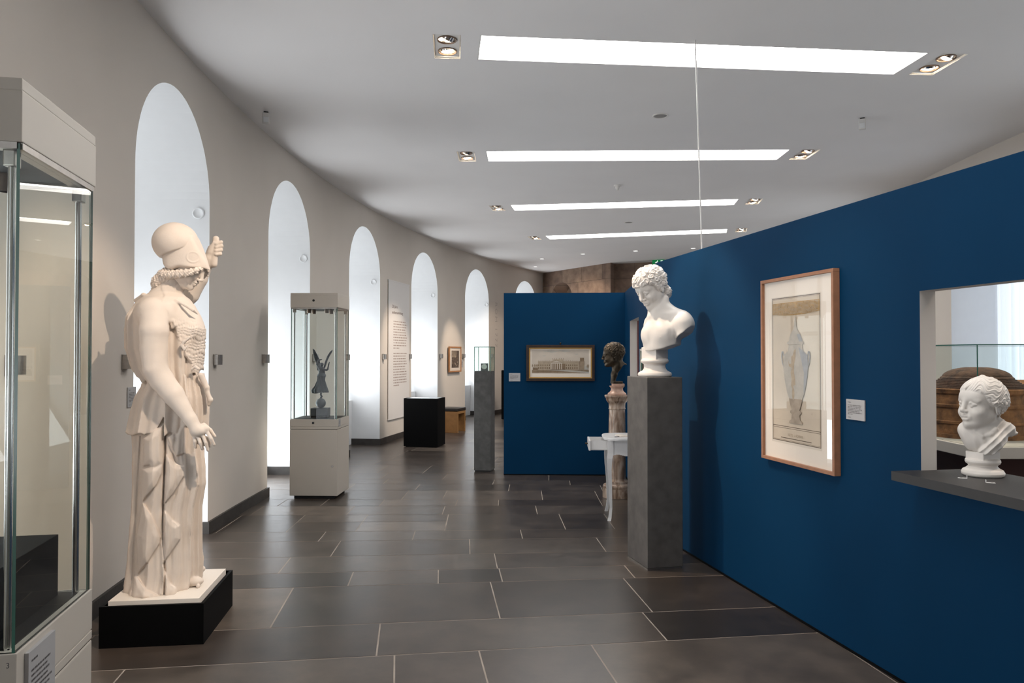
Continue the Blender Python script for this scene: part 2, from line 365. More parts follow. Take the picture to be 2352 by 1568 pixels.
# ceiling with holes for the recessed fittings
def rect(c, ang, hx, hy):
    u = Vector((math.cos(ang), math.sin(ang), 0)); v = Vector((-u.y, u.x, 0)); c = Vector((c[0], c[1], 0))
    return [c - u * hx - v * hy, c + u * hx - v * hy, c + u * hx + v * hy, c - u * hx + v * hy]
def radial(x, y): return math.atan2(CY - y, CX - x)
LIGHTS = [((1.559, 6.256), .0935), ((1.521, 9.415), -.0208), ((1.822, 12.56), -.137), ((2.53, 15.66), -.244), ((1.53, 2.95), .185)]
SPOTS = [((-.52, 6.068), .07), ((-.565, 9.46), .0), ((-.247, 12.83), -.14), ((.48, 16.14), -.25), ((3.62, 6.44), .07), ((3.61, 9.37), .0), ((3.905, 12.27), -.14), ((4.56, 15.12), -.25), ((-.50, 2.52), .185), ((3.58, 3.38), .185)]
LHX, LHY, SHX, SHY = 1.835, .248, .112, .245
def build_ceiling():
    out = [WP(S0 - .3 + (S1 + 1.0 - S0) * i / 90, .12, H) for i in range(91)] + [WP(S1 + .7 - (S1 + 1.0 - S0) * i / 90, R=RI - .15, z=H) for i in range(91)]
    loops = [[Vector((p.x, p.y, 0)) for p in out]] + [rect(c, a, LHX, LHY)[::-1] for c, a in LIGHTS] + [rect(c, a, SHX, SHY)[::-1] for c, a in SPOTS]
    tri = tessellate_polygon(loops); pts = [p for l in loops for p in l]
    mb = MB(); mb.add([(p.x, p.y, H) for p in pts], [tuple(t) for t in tri]); 
    mb.add([(p.x, p.y, H + .3) for p in out], [tuple(range(len(out)))])
    struct(mb.build('ceiling', M['ceiling']))
build_ceiling()
LN = ['nearest in view, at the top of the picture', 'second from the front', 'third from the front', 'farthest in view, small above the blue wall', 'overhead, just behind the nearest one']
def make_light(c, a, lab):
    t = thing('ceiling_light_panel', 'long luminous ceiling light panel, ' + lab, 'ceiling light', (c[0], c[1], H), a, 'luminous panels across the ceiling')
    d = .062; mb = MB(); x, y, w = LHX, LHY, .010
    for sx, sy, hx, hy in ((-x + w / 2, 0, w / 2, y), (x - w / 2, 0, w / 2, y), (0, -y + w / 2, x, w / 2), (0, y - w / 2, x, w / 2)): mb.box((sx, sy, d / 2), (hx, hy, d / 2))
    mb.box((0, 0, d + .006), (x, y, .005)); mb.build('housing', M['rim'], t)
    mb = MB(); mb.add([(-x + w, -y + w, d), (x - w, -y + w, d), (x - w, y - w, d), (-x + w, y - w, d)], [(3, 2, 1, 0)]); mb.build('diffuser', M['panel'], t)
    return t
for (c, a), lab in zip(LIGHTS, LN): make_light(c, a, lab)
def lamp(t, y, ax, ay, on):
    """a swivelling halogen lamp in its round opening"""
    mb = MB(); mb.lathe([(.012, .068), (.006, .072), (.006, .076), (.018, .078), (.018, .068)], (0, y, 0), 40, capped=False); ring = mb.build('lamp', M['lampring'], t)
    Rm = Matrix.Rotation(ax, 3, 'X') @ Matrix.Rotation(ay, 3, 'Y')
    mb = MB(); prof = [(-.006, .0005), (-.002, .024), (.010, .044), (.030, .056)]
    n = 32; vs = [Rm @ Vector((r * math.cos(2 * PI * i / n), r * math.sin(2 * PI * i / n), z - .028)) + Vector((0, y, .03)) for z, r in prof for i in range(n)]
    mb.add(vs, [(j * n + i, (j + 1) * n + i, (j + 1) * n + (i + 1) % n, j * n + (i + 1) % n) for j in range(3) for i in range(n)], 0, True)
    mb.build('bulb', M['bulb' if on else 'bulboff'], ring)
    mb = MB(); prof = [(-.012, .054), (.02, .060), (.06, .062)]
    vs = [Rm @ Vector((r * math.cos(2 * PI * i / n), r * math.sin(2 * PI * i / n), z)) + Vector((0, y, .03)) for z, r in prof for i in range(n)]
    mb.add(vs, [(j * n + i, (j + 1) * n + i, (j + 1) * n + (i + 1) % n, j * n + (i + 1) % n) for j in range(2) for i in range(n)], 0, True)
    mb.build('reflector', M['chrome'], ring)
def make_spot(c, a, lab, on):
    t = thing('recessed_spotlight', 'square recessed twin spotlight ' + lab, 'spotlight', (c[0], c[1], H), a, 'twin spotlights at the ends of the light panels')
    mb = MB(); x, y, w, d = SHX, SHY, .006, .11
    for sx, sy, hx, hy in ((-x + w / 2, 0, w / 2, y), (x - w / 2, 0, w / 2, y), (0, -y + w / 2, x, w / 2), (0, y - w / 2, x, w / 2)): mb.box((sx, sy, d / 2), (hx, hy, d / 2))
    mb.box((0, 0, d), (x, y, .004)); mb.build('housing', M['rim'], t)
    # plate with two round openings
    lp = [[Vector((-x + .012, -y + .012, 0)), Vector((x - .012, -y + .012, 0)), Vector((x - .012, y - .012, 0)), Vector((-x + .012, y - .012, 0))]] + [[Vector((.074 * math.cos(-2 * PI * i / 32), q + .074 * math.sin(-2 * PI * i / 32), 0)) for i in range(32)] for q in (-.115, .115)]
    tri = tessellate_polygon(lp); pts = [p for l in lp for p in l]; mb = MB(); mb.add([(p.x, p.y, .016) for p in pts], [tuple(q) for q in tri]); mb.build('plate', M['rim'], t)
    lamp(t, -.115, on[0][0], on[0][1], on[0][2]); lamp(t, .115, on[1][0], on[1][1], on[1][2])
SL = ['left of the nearest light panel', 'left of the second light panel', 'left of the third light panel', 'left of the farthest light panel', 'right of the nearest light panel', 'right of the second light panel', 'right of the third light panel', 'right of the farthest light panel', 'overhead on the left, behind the nearest light panel', 'overhead on the right, behind the nearest light panel']
for i, ((c, a), lab) in enumerate(zip(SPOTS, SL)):
    left = i in (0, 1, 2, 3, 8)
    make_spot(c, a, lab, ((.5, .45, False) if left else (.5, -.35, True), (.25, -.2, True)) if left else ((.45, .3, True), (.4, -.2, True)))

# inner wall with its window openings (seen through the opening in the blue wall)
def build_inner():
    mb = MB(); e = hit(2185, 700, (5.8, 10, 0), Vector((1, 0, 0)))
    far = None
    for i in range(4000):
        s = -4 + i * .002; p = WP(s, R=RI)
        if p.x / p.y < ray(2185, 700).x / ray(2185, 700).y and p.y > 3: far = s; break
    far = far if far is not None else 2.2
    WI = [far - 1.05 - 4.6 * k for k in (2, 1, 0, -1, -2)]; hw = 1.05; top = 3.3
    edges = [S0 - .2] + [q for w in WI for q in (w - hw, w + hw)] + [S1 + .6]
    for i in range(len(edges) - 1):
        a, b = edges[i], edges[i + 1]; n = 14
        for j in range(n):
            p, q = a + (b - a) * j / n, a + (b - a) * (j + 1) / n; zb = top if i % 2 else 0
            mb.add([WP(p, R=RI, z=zb), WP(q, R=RI, z=zb), WP(q, R=RI, z=H + .1), WP(p, R=RI, z=H + .1)], [(3, 2, 1, 0)], 0)
    for w in WI:
        o, t = wdir(w); a, b = WP(w - hw, R=RI), WP(w + hw, R=RI); z = Vector((0, 0, top)); d = -o * .75
        mb.add([a, a + d, a + d + z, a + z], [(0, 1, 2, 3)], 1); mb.add([b, b + d, b + d + z, b + z], [(3, 2, 1, 0)], 1); mb.add([a + z, b + z, b + d + z, a + d + z], [(3, 2, 1, 0)], 1)
    struct(mb.build('wall_right', [M['wall'], M['reveal']]))
    for k, w in enumerate(WI):
        o, t = wdir(w); p = WP(w, R=RI - .74)
        mb = MB(); mb.add([p - t * hw, p + t * hw, p + t * hw + Vector((0, 0, top)), p - t * hw + Vector((0, 0, top))], [(0, 1, 2, 3)])
        struct(mb.build('window_%d' % (20 + k), M['pane2']))
        if k == 2:
            c = WP(w, R=RI - .60); mb = MB(); n = 160; v = []
            for i in range(n + 1):
                x = -hw + .02 + (2 * hw - .04) * i / n; y = .035 * math.sin(i * .55) + .015 * math.sin(i * 1.27 + 1)
                v += [c + t * x - o * y + Vector((0, 0, .04)), c + t * x - o * y + Vector((0, 0, top - .02))]
            mb.add(v, [(2 * i, 2 * i + 2, 2 * i + 3, 2 * i + 1) for i in range(n)], 0, True)
            tag(mb.build('sheer_curtain', M['curtain']), 'white pleated sheer curtain in the window behind the child bust', 'curtain')
M['pane2'] = emit('soft daylight', (.86, .93, 1.0), 1.5)
_nt = M['curtain'].node_tree; _tr = _nt.nodes.new('ShaderNodeBsdfTranslucent'); _tr.inputs['Color'].default_value = (.9, .92, .96, 1); _mx = _nt.nodes.new('ShaderNodeMixShader'); _mx.inputs[0].default_value = .6
_nt.links.new(_nt.nodes['Principled BSDF'].outputs[0], _mx.inputs[1]); _nt.links.new(_tr.outputs[0], _mx.inputs[2]); _nt.links.new(_mx.outputs[0], _nt.nodes['Material Output'].inputs['Surface'])
build_inner()

# far wall of old stone blocks, with an arch; and the wall that closes the hall behind the viewer
def build_far():
    def panel(a, b, z1, holes=(), m=0, mb=None, back=0):
        a = Vector(a); b = Vector(b); L = (b - a).length; u = (b - a) / L
        loops = [[Vector((0, 0, 0)), Vector((L, 0, 0)), Vector((L, z1, 0)), Vector((0, z1, 0))]] + [[Vector((x, z, 0)) for x, z in h] for h in holes]
        tri = tessellate_polygon(loops); pts = [p for l in loops for p in l]
        mb.add([(a.x + u.x * p.x, a.y + u.y * p.x, p.y) for p in pts], [tuple(t) for t in tri], m)
        n = Vector((-u.y, u.x, 0)); n = n if n.y > 0 else -n
        for h in holes:
            v = []
            for x, z in h: q = Vector((a.x + u.x * x, a.y + u.y * x, z)); v += [q, q + n * .55]
            k = len(h); mb.add(v, [(2 * i, 2 * i + 1, (2 * i + 3) % (2 * k), (2 * i + 2) % (2 * k)) for i in range(k)], m)
            q = [Vector((a.x + u.x * x, a.y + u.y * x, z)) + n * .55 for x, z in h]; mb.add(q, [tuple(range(k))], m)
    a0 = WP(S1, .02); A = (a0.x, a0.y, 0); B = (2.66, 20.52, 0); B2 = (2.80, 20.85, 0); Cc = (6.4, 19.1, 0)
    L = (Vector(B) - Vector(A)).length; cx = L * .30; r = .55
    arc = [(cx + r, .02)] + [(cx + r * math.cos(PI * i / 20), 3.15 + r * math.sin(PI * i / 20)) for i in range(21)] + [(cx - r, .02)]
    mb = MB(); panel(A, B, H + .1, [arc], 0, mb); panel(B, B2, H + .1, [], 0, mb); panel(B2, Cc, H + .1, [], 0, mb)
    o = mb.build('wall_back', M['stone'])
    uv = o.data.uv_layers.new(name='UVMap')
    for p in o.data.polygons:
        for li in p.loop_indices:
            v = o.data.vertices[o.data.loops[li].vertex_index].co; uv.data[li].uv = (v.x * .85 - v.y * .55, v.z)
    struct(o)
    a, b = WP(S0 + .1, .1), WP(S0 + .1, R=RI - .1)
    mb = MB(); mb.add([a, b, b + Vector((0, 0, H)), a + Vector((0, 0, H))], [(0, 1, 2, 3)]); struct(mb.build('wall_front', M['wall']))
build_far()

# blue partition walls
K = Vector((1.286, 6.76, 0)); E1 = Vector((2.457, 1.0, 0)); K2 = Vector((1.497, 10.17, 0)); HB = 2.41
def partition(name, a, b, th, h, hole=None, side=1, mats=None):
    """wall board from a to b, thickened away from the hall, hole = (u0, u1, z0, z1)"""
    L = (b - a).length; u = (b - a) / L; n = Vector((-u.y, u.x, 0)) * side
    def P(x, y, z): return a + u * x + n * y + Vector((0, 0, z))
    mb = MB(); hs = [hole] if hole else []
    xs = sorted({0, L} | {v for q in hs for v in q[:2]}); zs = sorted({0, h} | {v for q in hs for v in q[2:]})
    for i in range(len(xs) - 1):
        for j in range(len(zs) - 1):
            xm, zm = (xs[i] + xs[i + 1]) / 2, (zs[j] + zs[j + 1]) / 2
            if any(q[0] < xm < q[1] and q[2] < zm < q[3] for q in hs): continue
            for y, m in ((0, 0), (th, 2)): mb.add([P(xs[i], y, zs[j]), P(xs[i + 1], y, zs[j]), P(xs[i + 1], y, zs[j + 1]), P(xs[i], y, zs[j + 1])], [(0, 1, 2, 3) if y else (3, 2, 1, 0)], m)
    mb.add([P(0, 0, 0), P(0, th, 0), P(0, th, h), P(0, 0, h)], [(0, 1, 2, 3)], 0); mb.add([P(L, 0, 0), P(L, th, 0), P(L, th, h), P(L, 0, h)], [(3, 2, 1, 0)], 0)
    mb.add([P(0, 0, h), P(L, 0, h), P(L, th, h), P(0, th, h)], [(0, 1, 2, 3)], 0)
    for x0, x1, z0, z1 in hs:
        t2 = th
        mb.add([P(x0, 0, z0), P(x0, t2, z0), P(x0, t2, z1), P(x0, 0, z1)], [(0, 1, 2, 3)], 1); mb.add([P(x1, 0, z0), P(x1, t2, z0), P(x1, t2, z1), P(x1, 0, z1)], [(0, 1, 2, 3)], 1)
        mb.add([P(x0, 0, z0), P(x1, 0, z0), P(x1, t2, z0), P(x0, t2, z0)], [(0, 1, 2, 3)], 1); mb.add([P(x0, 0, z1), P(x1, 0, z1), P(x1, t2, z1), P(x0, t2, z1)], [(0, 1, 2, 3)], 1)
    return struct(mb.build(name, mats or [M['blue'], M['jamb'], M['blue']]))
U1 = (E1 - K).normalized(); N1 = Vector((U1.y, -U1.x, 0)); N1 = N1 if N1.x < 0 else -N1       # along panel one, towards the viewer; its normal into the hall
p = hit(2113, 750, K, N1); UH0 = (p - K).dot(U1); ZH1 = hit(2113, 668, K, N1).z
partition('wall_partition_right', K, E1, .085, HB, (UH0, UH0 + 2.2, 1.008, ZH1), 1)
U2 = (K2 - K).normalized(); N2 = Vector((-U2.y, U2.x, 0)); N2 = N2 if N2.x < 0 else -N2
a2 = (hit(1467, 800, K, N2) - K).dot(U2); b2 = (hit(1447, 800, K, N2) - K).dot(U2); z2 = hit(1447, 737, K, N2).z
partition('wall_partition_middle', K, K2, .09, HB, (a2, b2, .95, z2), -1)
q = K2 + U2 * .0; mb = MB()
mb.box(K + U2 * (b2 + .02) - N2 * .097 + Vector((0, 0, 1.3)), (.035, .006, .78), Matrix((U2, -N2, (0, 0, 1))).transposed()); struct(mb.build('trim_20', M['darkred']))
F0 = Vector((-.109, 10.10, 0)); F1 = Vector((1.49, 10.03, 0)); UF = (F1 - F0).normalized(); NF = Vector((UF.y, -UF.x, 0))
partition('wall_partition_far', F0, F1, .10, 2.405, None, 1)
mb = MB()
for a, u, n, L in ((K, U1, N1, 5.7), (K, U2, N2, 3.3), (F0, UF, NF, 1.58)): mb.box(a + u * L / 2 + n * .004 + Vector((0, 0, .006)), (L / 2, .004, .006), Matrix((u, n, (0, 0, 1))).transposed())
struct(mb.build('baseboard_right', M['black']))
# ------------------------------------------------------------------ sculpting: signed distance fields meshed by surface nets
def V3(*a): return np.array(a, dtype=np.float32)
def smin(a, b, k):
    h = np.maximum(k - np.abs(a - b), 0.0) / k
    return np.minimum(a, b) - h * h * k * 0.25
def smax(a, b, k): return -smin(-a, -b, k)
def ln(Q): return np.sqrt((Q * Q).sum(1))
def sph(P, c, r): return ln(P - V3(*c)) - r
def ell(P, c, r):
    q = P - V3(*c); r = V3(*r)
    k0 = ln(q / r); k1 = ln(q / (r * r))
    return k0 * (k0 - 1.0) / np.maximum(k1, 1e-6)
def ellr(P, c, r, R): return ell((P - V3(*c)) @ R, (0, 0, 0), r)
def cap(P, a, b, ra, rb=None):
    rb = ra if rb is None else rb
    a = V3(*a); b = V3(*b); d = b - a
    t = np.clip(((P - a) @ d) / max(float(d @ d), 1e-9), 0, 1)
    return ln(P - a - t[:, None] * d) - (ra + (rb - ra) * t)
def chain(P, pts, rs, k=0.01):
    o = None
    for i in range(len(pts) - 1):
        d = cap(P, pts[i], pts[i + 1], rs[i], rs[i + 1])
        o = d if o is None else smin(o, d, k)
    return o
def boxd(P, c, h, r=0.0):
    q = np.abs(P - V3(*c)) - (V3(*h) - r)
    return ln(np.maximum(q, 0)) + np.minimum(q.max(1), 0) - r
def rotm(yaw=0, pitch=0, roll=0):
    """columns are the local axes in the parent's frame; yaw about z, pitch nods x down, roll about x."""
    cy, sy, cp, sp, cr, sr = math.cos(yaw), math.sin(yaw), math.cos(pitch), math.sin(pitch), math.cos(roll), math.sin(roll)
    Rz = np.array([[cy, -sy, 0], [sy, cy, 0], [0, 0, 1]]); Ry = np.array([[cp, 0, sp], [0, 1, 0], [-sp, 0, cp]]); Rx = np.array([[1, 0, 0], [0, cr, -sr], [0, sr, cr]])
    return (Rz @ Ry @ Rx).astype(np.float32)
def sstep(a, b, x):
    t = np.clip((x - a) / (b - a), 0, 1); return t * t * (3 - 2 * t)
def within(P, c, r, f):
    """evaluate f only inside a ball, elsewhere the distance to that ball"""
    d = ln(P - V3(*c)); o = d - r + 0.05; m = d < r
    if m.any(): o[m] = f(P[m])
    return o
def lathe_sd(P, prof, c=(0, 0)):
    """revolved profile [(z, r)...] around a vertical axis"""
    z = np.array([p[0] for p in prof], dtype=np.float32); r = np.array([p[1] for p in prof], dtype=np.float32)
    rho = np.hypot(P[:, 0] - c[0], P[:, 1] - c[1])
    d = (rho - np.interp(P[:, 2], z, r)) * 0.6
    return np.maximum(d, np.maximum(z[0] - P[:, 2], P[:, 2] - z[-1]))

def sdf_mesh(fn, lo, hi, vox):
    lo = np.array(lo, dtype=np.float32); hi = np.array(hi, dtype=np.float32)
    B = 10
    nb = np.ceil((hi - lo) / (vox * B)).astype(int); n = nb * B + 1
    g = [lo[i] + (np.arange(nb[i]) + 0.5) * B * vox for i in range(3)]
    C = np.stack(np.meshgrid(*g, indexing='ij'), -1).reshape(-1, 3).astype(np.float32)
    dc = fn(C); rad = B * vox * 0.87
    D = np.where(dc < 0, -1.0, 1.0).astype(np.float32).reshape(nb)
    D = np.repeat(np.repeat(np.repeat(D, B, 0), B, 1), B, 2)
    D = np.pad(D, ((0, 1),) * 3, mode='edge')
    act = np.argwhere((np.abs(dc) < rad * 1.35 + 0.012).reshape(nb))
    ar = np.arange(B + 1)
    loc = np.stack(np.meshgrid(ar, ar, ar, indexing='ij'), -1).reshape(-1, 3)
    for s in range(0, len(act), 120):
        ids = (act[s:s + 120, None, :] * B + loc[None]).reshape(-1, 3)
        D[ids[:, 0], ids[:, 1], ids[:, 2]] = fn((lo + ids * vox).astype(np.float32))
    for ax in range(3):                                  # always closed at the bounds
        sl = [slice(None)] * 3
        for e in (0, -1):
            sl[ax] = e; D[tuple(sl)] = np.maximum(D[tuple(sl)], vox * 0.5); sl[ax] = slice(None)
    I = D < 0
    cnt = np.zeros(np.array(D.shape) - 1, dtype=np.int8)
    offs = [(i, j, k) for i in (0, 1) for j in (0, 1) for k in (0, 1)]
    for i, j, k in offs: cnt += I[i:I.shape[0] - 1 + i, j:I.shape[1] - 1 + j, k:I.shape[2] - 1 + k]
    cells = np.argwhere((cnt > 0) & (cnt < 8))
    vid = -np.ones(cnt.shape, dtype=np.int32); vid[cells[:, 0], cells[:, 1], cells[:, 2]] = np.arange(len(cells))
    val = {o: D[cells[:, 0] + o[0], cells[:, 1] + o[1], cells[:, 2] + o[2]] for o in offs}
    acc = np.zeros((len(cells), 3), dtype=np.float32); w = np.zeros(len(cells), dtype=np.float32)
    for a in offs:
        for ax in range(3):
            if a[ax] == 1: continue
            b = list(a); b[ax] = 1; b = tuple(b)
            va, vb = val[a], val[b]; m = (va < 0) != (vb < 0)
            t = np.where(m, va / np.where(np.abs(va - vb) < 1e-9, 1, va - vb), 0)
            p = np.tile(np.array(a, dtype=np.float32), (len(cells), 1)); p[:, ax] += t
            acc[m] += p[m]; w[m] += 1
    verts = lo + (cells + acc / w[:, None]) * vox
    faces = []
    for ax in range(3):
        u, v = [(1, 2), (2, 0), (0, 1)][ax]
        sa = [slice(None)] * 3; sb = [slice(None)] * 3; sa[ax] = slice(0, -1); sb[ax] = slice(1, None)
        ch = I[tuple(sa)] != I[tuple(sb)]
        e = np.argwhere(ch); e = e[(e[:, u] > 0) & (e[:, v] > 0) & (e[:, u] < I.shape[u] - 1) & (e[:, v] < I.shape[v] - 1)]
        def cv(du, dv):
            c = e.copy(); c[:, u] -= du; c[:, v] -= dv; return vid[c[:, 0], c[:, 1], c[:, 2]]
        q = np.stack([cv(1, 1), cv(0, 1), cv(0, 0), cv(1, 0)], 1)
        ins = I[e[:, 0], e[:, 1], e[:, 2]]
        q[~ins] = q[~ins][:, ::-1]
        faces.append(q)
    F = np.concatenate(faces); F = F[(F >= 0).all(1)]
    me = bpy.data.meshes.new('sculpt')
    me.vertices.add(len(verts)); me.vertices.foreach_set('co', verts.astype(np.float32).ravel())
    me.loops.add(len(F) * 4); me.loops.foreach_set('vertex_index', F.astype(np.int32).ravel())
    me.polygons.add(len(F)); me.polygons.foreach_set('loop_start', np.arange(0, len(F) * 4, 4, dtype=np.int32))
    me.polygons.foreach_set('use_smooth', np.ones(len(F), dtype=bool))
    me.update(calc_edges=True); me.validate()
    return me

def fib(n, zmin=-1.0):
    i = np.arange(n) + 0.5; z = 1 - (1 - zmin) * i / n; th = np.pi * (1 + 5 ** 0.5) * i
    r = np.sqrt(np.maximum(0, 1 - z * z)); return np.stack([r * np.cos(th), r * np.sin(th), z], 1).astype(np.float32)
def curls(Q, c, n, turns, seed, zmin=-0.75):
    """0..1 ridge pattern of spiral locks around the head's centre c"""
    S = fib(n, zmin); rng = np.random.RandomState(seed)
    S += rng.normal(0, 0.28 / math.sqrt(n) * 2, S.shape); S /= ln(S)[:, None]
    d = Q - V3(*c); d /= np.maximum(ln(d), 1e-6)[:, None]
    d = d + 0.05 * np.sin(d[:, [1, 2, 0]] * 9.0 + seed) + 0.025 * np.sin(d[:, [2, 0, 1]] * 21.0 + 1.3); d /= ln(d)[:, None]
    out = np.zeros(len(Q), dtype=np.float32); R = 1.9 / math.sqrt(n)
    sg = rng.choice([-1.0, 1.0], n); ph = rng.uniform(0, 6.28, n)
    up = np.tile(V3(0.2, 0.1, 1.0), (n, 1)); T = np.cross(up, S); T /= np.maximum(ln(T), 1e-6)[:, None]; W = np.cross(S, T)
    for s in range(0, len(Q), 60000):
        dd = d[s:s + 60000]; dot = dd @ S.T; j = dot.argmax(1)
        rel = dd - S[j]; u = (rel * T[j]).sum(1); v = (rel * W[j]).sum(1)
        rho = np.hypot(u, v) / R; phi = np.arctan2(v, u)
        sp = 0.5 + 0.5 * np.cos(phi * sg[j] + rho * turns * 6.28 + ph[j])
        dome = np.clip(1.05 - rho * rho * 0.75, 0, 1)
        out[s:s + 60000] = sp * 0.5 * np.clip(rho * 2.2, 0.2, 1) + dome * 0.6
    return out

def face_sd(Q, child=0.0, ears=True):
    """a bare head, about 23 cm high: x forwards, z up, origin between the ears at eye level"""
    m = Q.copy(); m[:, 1] = np.abs(m[:, 1])
    c = child
    d = ell(Q, (-0.016, 0, 0.036), (0.098, 0.076 + 0.006 * c, 0.084 + 0.004 * c))
    d = smin(d, ell(Q, (0.030, 0, -0.030), (0.060 + 0.004 * c, 0.061 + 0.006 * c, 0.086 - 0.010 * c)), 0.03)
    d = smin(d, ell(Q, (0.050, 0, 0.034), (0.046 + 0.005 * c, 0.060, 0.046)), 0.025)
    d = smin(d, cap(m, (-0.004, 0.050, -0.052), (0.056, 0.014, -0.098 + 0.010 * c), 0.020, 0.016), 0.03)
    d = smin(d, sph(Q, (0.073 + 0.002 * c, 0, -0.100 + 0.012 * c), 0.0185), 0.018)
    d = smin(d, sph(m, (0.057 + 0.002 * c, 0.037, -0.036 - 0.004 * c), 0.024 + 0.002 * c), 0.022)
    d = smax(d, -sph(m, (0.1030 + 0.002 * c, 0.032, 0.001), 0.0165), 0.016)                 # eye sockets
    d = smin(d, cap(m, (0.0845, 0.010, 0.0185), (0.0690, 0.0500, 0.0160), 0.0085, 0.006), 0.013)   # brows
    d = smin(d, ell(m, (0.0740 + 0.001 * c, 0.0315, -0.0003), (0.0150, 0.0175, 0.0112)), 0.002)                   # eyeballs
    d = smin(d, chain(m, [(0.0830, 0.0150, -0.0015), (0.0895 - .001 * c, 0.029, 0.0078), (0.0760, 0.047, -0.001)], [0.0024, 0.0030, 0.0024]), 0.004)
    d = smin(d, chain(m, [(0.0825, 0.0160, -0.003), (0.0858 - .001 * c, 0.031, -0.0092), (0.0750, 0.046, -0.003)], [0.0020, 0.0022, 0.0020]), 0.004)
    L = 0.007 * c
    d = smin(d, cap(Q, (0.0895, 0, 0.022), (0.1070 - 0.004 * c, 0, -0.029 + L), 0.0085, 0.0105), 0.010)  # nose
    d = smin(d, sph(Q, (0.1095 - 0.005 * c, 0, -0.0325 + L), 0.0105), 0.006)
    d = smin(d, ell(m, (0.0990 - 0.003 * c, 0.0125 - .004 * c, -0.0370 + L), (0.012, 0.0075 - .002 * c, 0.0075 - .001 * c)), 0.005)
    d = smax(d, -sph(m, (0.1020 - 0.003 * c, 0.0068, -0.0450 + L), 0.0042 - .002 * c), 0.003)
    d = smin(d, ell(Q, (0.0830, 0, -0.064 + L), (0.0135, 0.024, 0.020)), 0.012)                           # muzzle
    d = smin(d, chain(m, [(0.0930, 0.0, -0.0595 + L), (0.0920, 0.008, -0.0585 + L), (0.0835 + .003 * c, 0.0225 - .008 * c, -0.0640 + L)], [0.0056, 0.0058, 0.0030]), 0.003)
    d = smin(d, chain(m, [(0.0915, 0.0, -0.0735 + L), (0.0895, 0.010, -0.0730 + L), (0.0830 + .003 * c, 0.0210 - .007 * c, -0.0665 + L)], [0.0064, 0.0058, 0.0028]), 0.003)
    d = smax(d, -cap(m, (0.0990, 0, -0.0662 + L), (0.0870 + .003 * c, 0.0235 - .009 * c, -0.0655 + L), 0.0018, 0.0014), 0.003)
    if not ears: return d
    e = ellr(m, (-0.014, 0.079, -0.014), (0.019, 0.008, 0.032), rotm(0.35, 0.0, 0))
    e = smax(e, -ellr(m, (-0.011, 0.088, -0.010), (0.011, 0.006, 0.019), rotm(0.35, 0, 0)), 0.004)
    e = smin(e, ellr(m, (-0.004, 0.082, -0.010), (0.005, 0.005, 0.009), rotm(0.2, 0, 0)), 0.004)
    return smin(d, e, 0.006)
def hair_cut(Q, line):
    """positive where the head is bare: below the hair line, given as height over x"""
    xs = np.array([p[0] for p in line], dtype=np.float32); zs = np.array([p[1] for p in line], dtype=np.float32)
    return (np.interp(Q[:, 0], xs, zs) - Q[:, 2]) * 0.7
# ------------------------------------------------------------------ the sculptures (each in its own frame, origin at its foot)
def at(px, py, Y):
    """the point at depth Y that a photograph's pixel looks at (camera in front of the origin, 1.6 m up)"""
    a = math.atan(28 / 1750.0); dx = (px - 1176) / 1750.0; dy = (784 - py) / 1750.0
    return (dx * Y / (math.cos(a) - dy * math.sin(a)), Y, 1.6 + Y * (dy * math.cos(a) + math.sin(a)) / (math.cos(a) - dy * math.sin(a)))
def loft(P, tab, k=0.8):
    """stack of ellipses: rows of (z, centre x, centre y, half x, half y); returns distance and angle"""
    t = np.array(sorted(tab), dtype=np.float32); z = P[:, 2]
    cx, cy, a, b = [np.interp(z, t[:, 0], t[:, i]) for i in (1, 2, 3, 4)]
    x = P[:, 0] - cx; y = P[:, 1] - cy
    th = np.arctan2(y / b, x / a); kk = np.hypot(x / a, y / b)
    rd = np.hypot(x, y) / np.maximum(kk, 1e-4)
    d = (kk - 1) * rd * k
    return np.maximum(d, np.maximum(t[0, 0] - z, z - t[-1, 0])), th
def polyd(u, v, poly):
    """signed distance to a 2D polygon, positive inside"""
    best = np.full(len(u), 1e9, dtype=np.float32); ins = np.zeros(len(u), dtype=bool); n = len(poly)
    for i in range(n):
        ax, ay = poly[i]; bx, by = poly[(i + 1) % n]
        ex, ey = bx - ax, by - ay
        t = np.clip(((u - ax) * ex + (v - ay) * ey) / (ex * ex + ey * ey), 0, 1)
        best = np.minimum(best, np.hypot(u - ax - t * ex, v - ay - t * ey))
        c = ((ay > v) != (by > v)) & (u < ex * (v - ay) / (ey if abs(ey) > 1e-9 else 1e-9) + ax); ins ^= c
    return np.where(ins, best, -best)
def ridge(x): return 1.0 - np.abs(np.sin(x)) ** 0.8

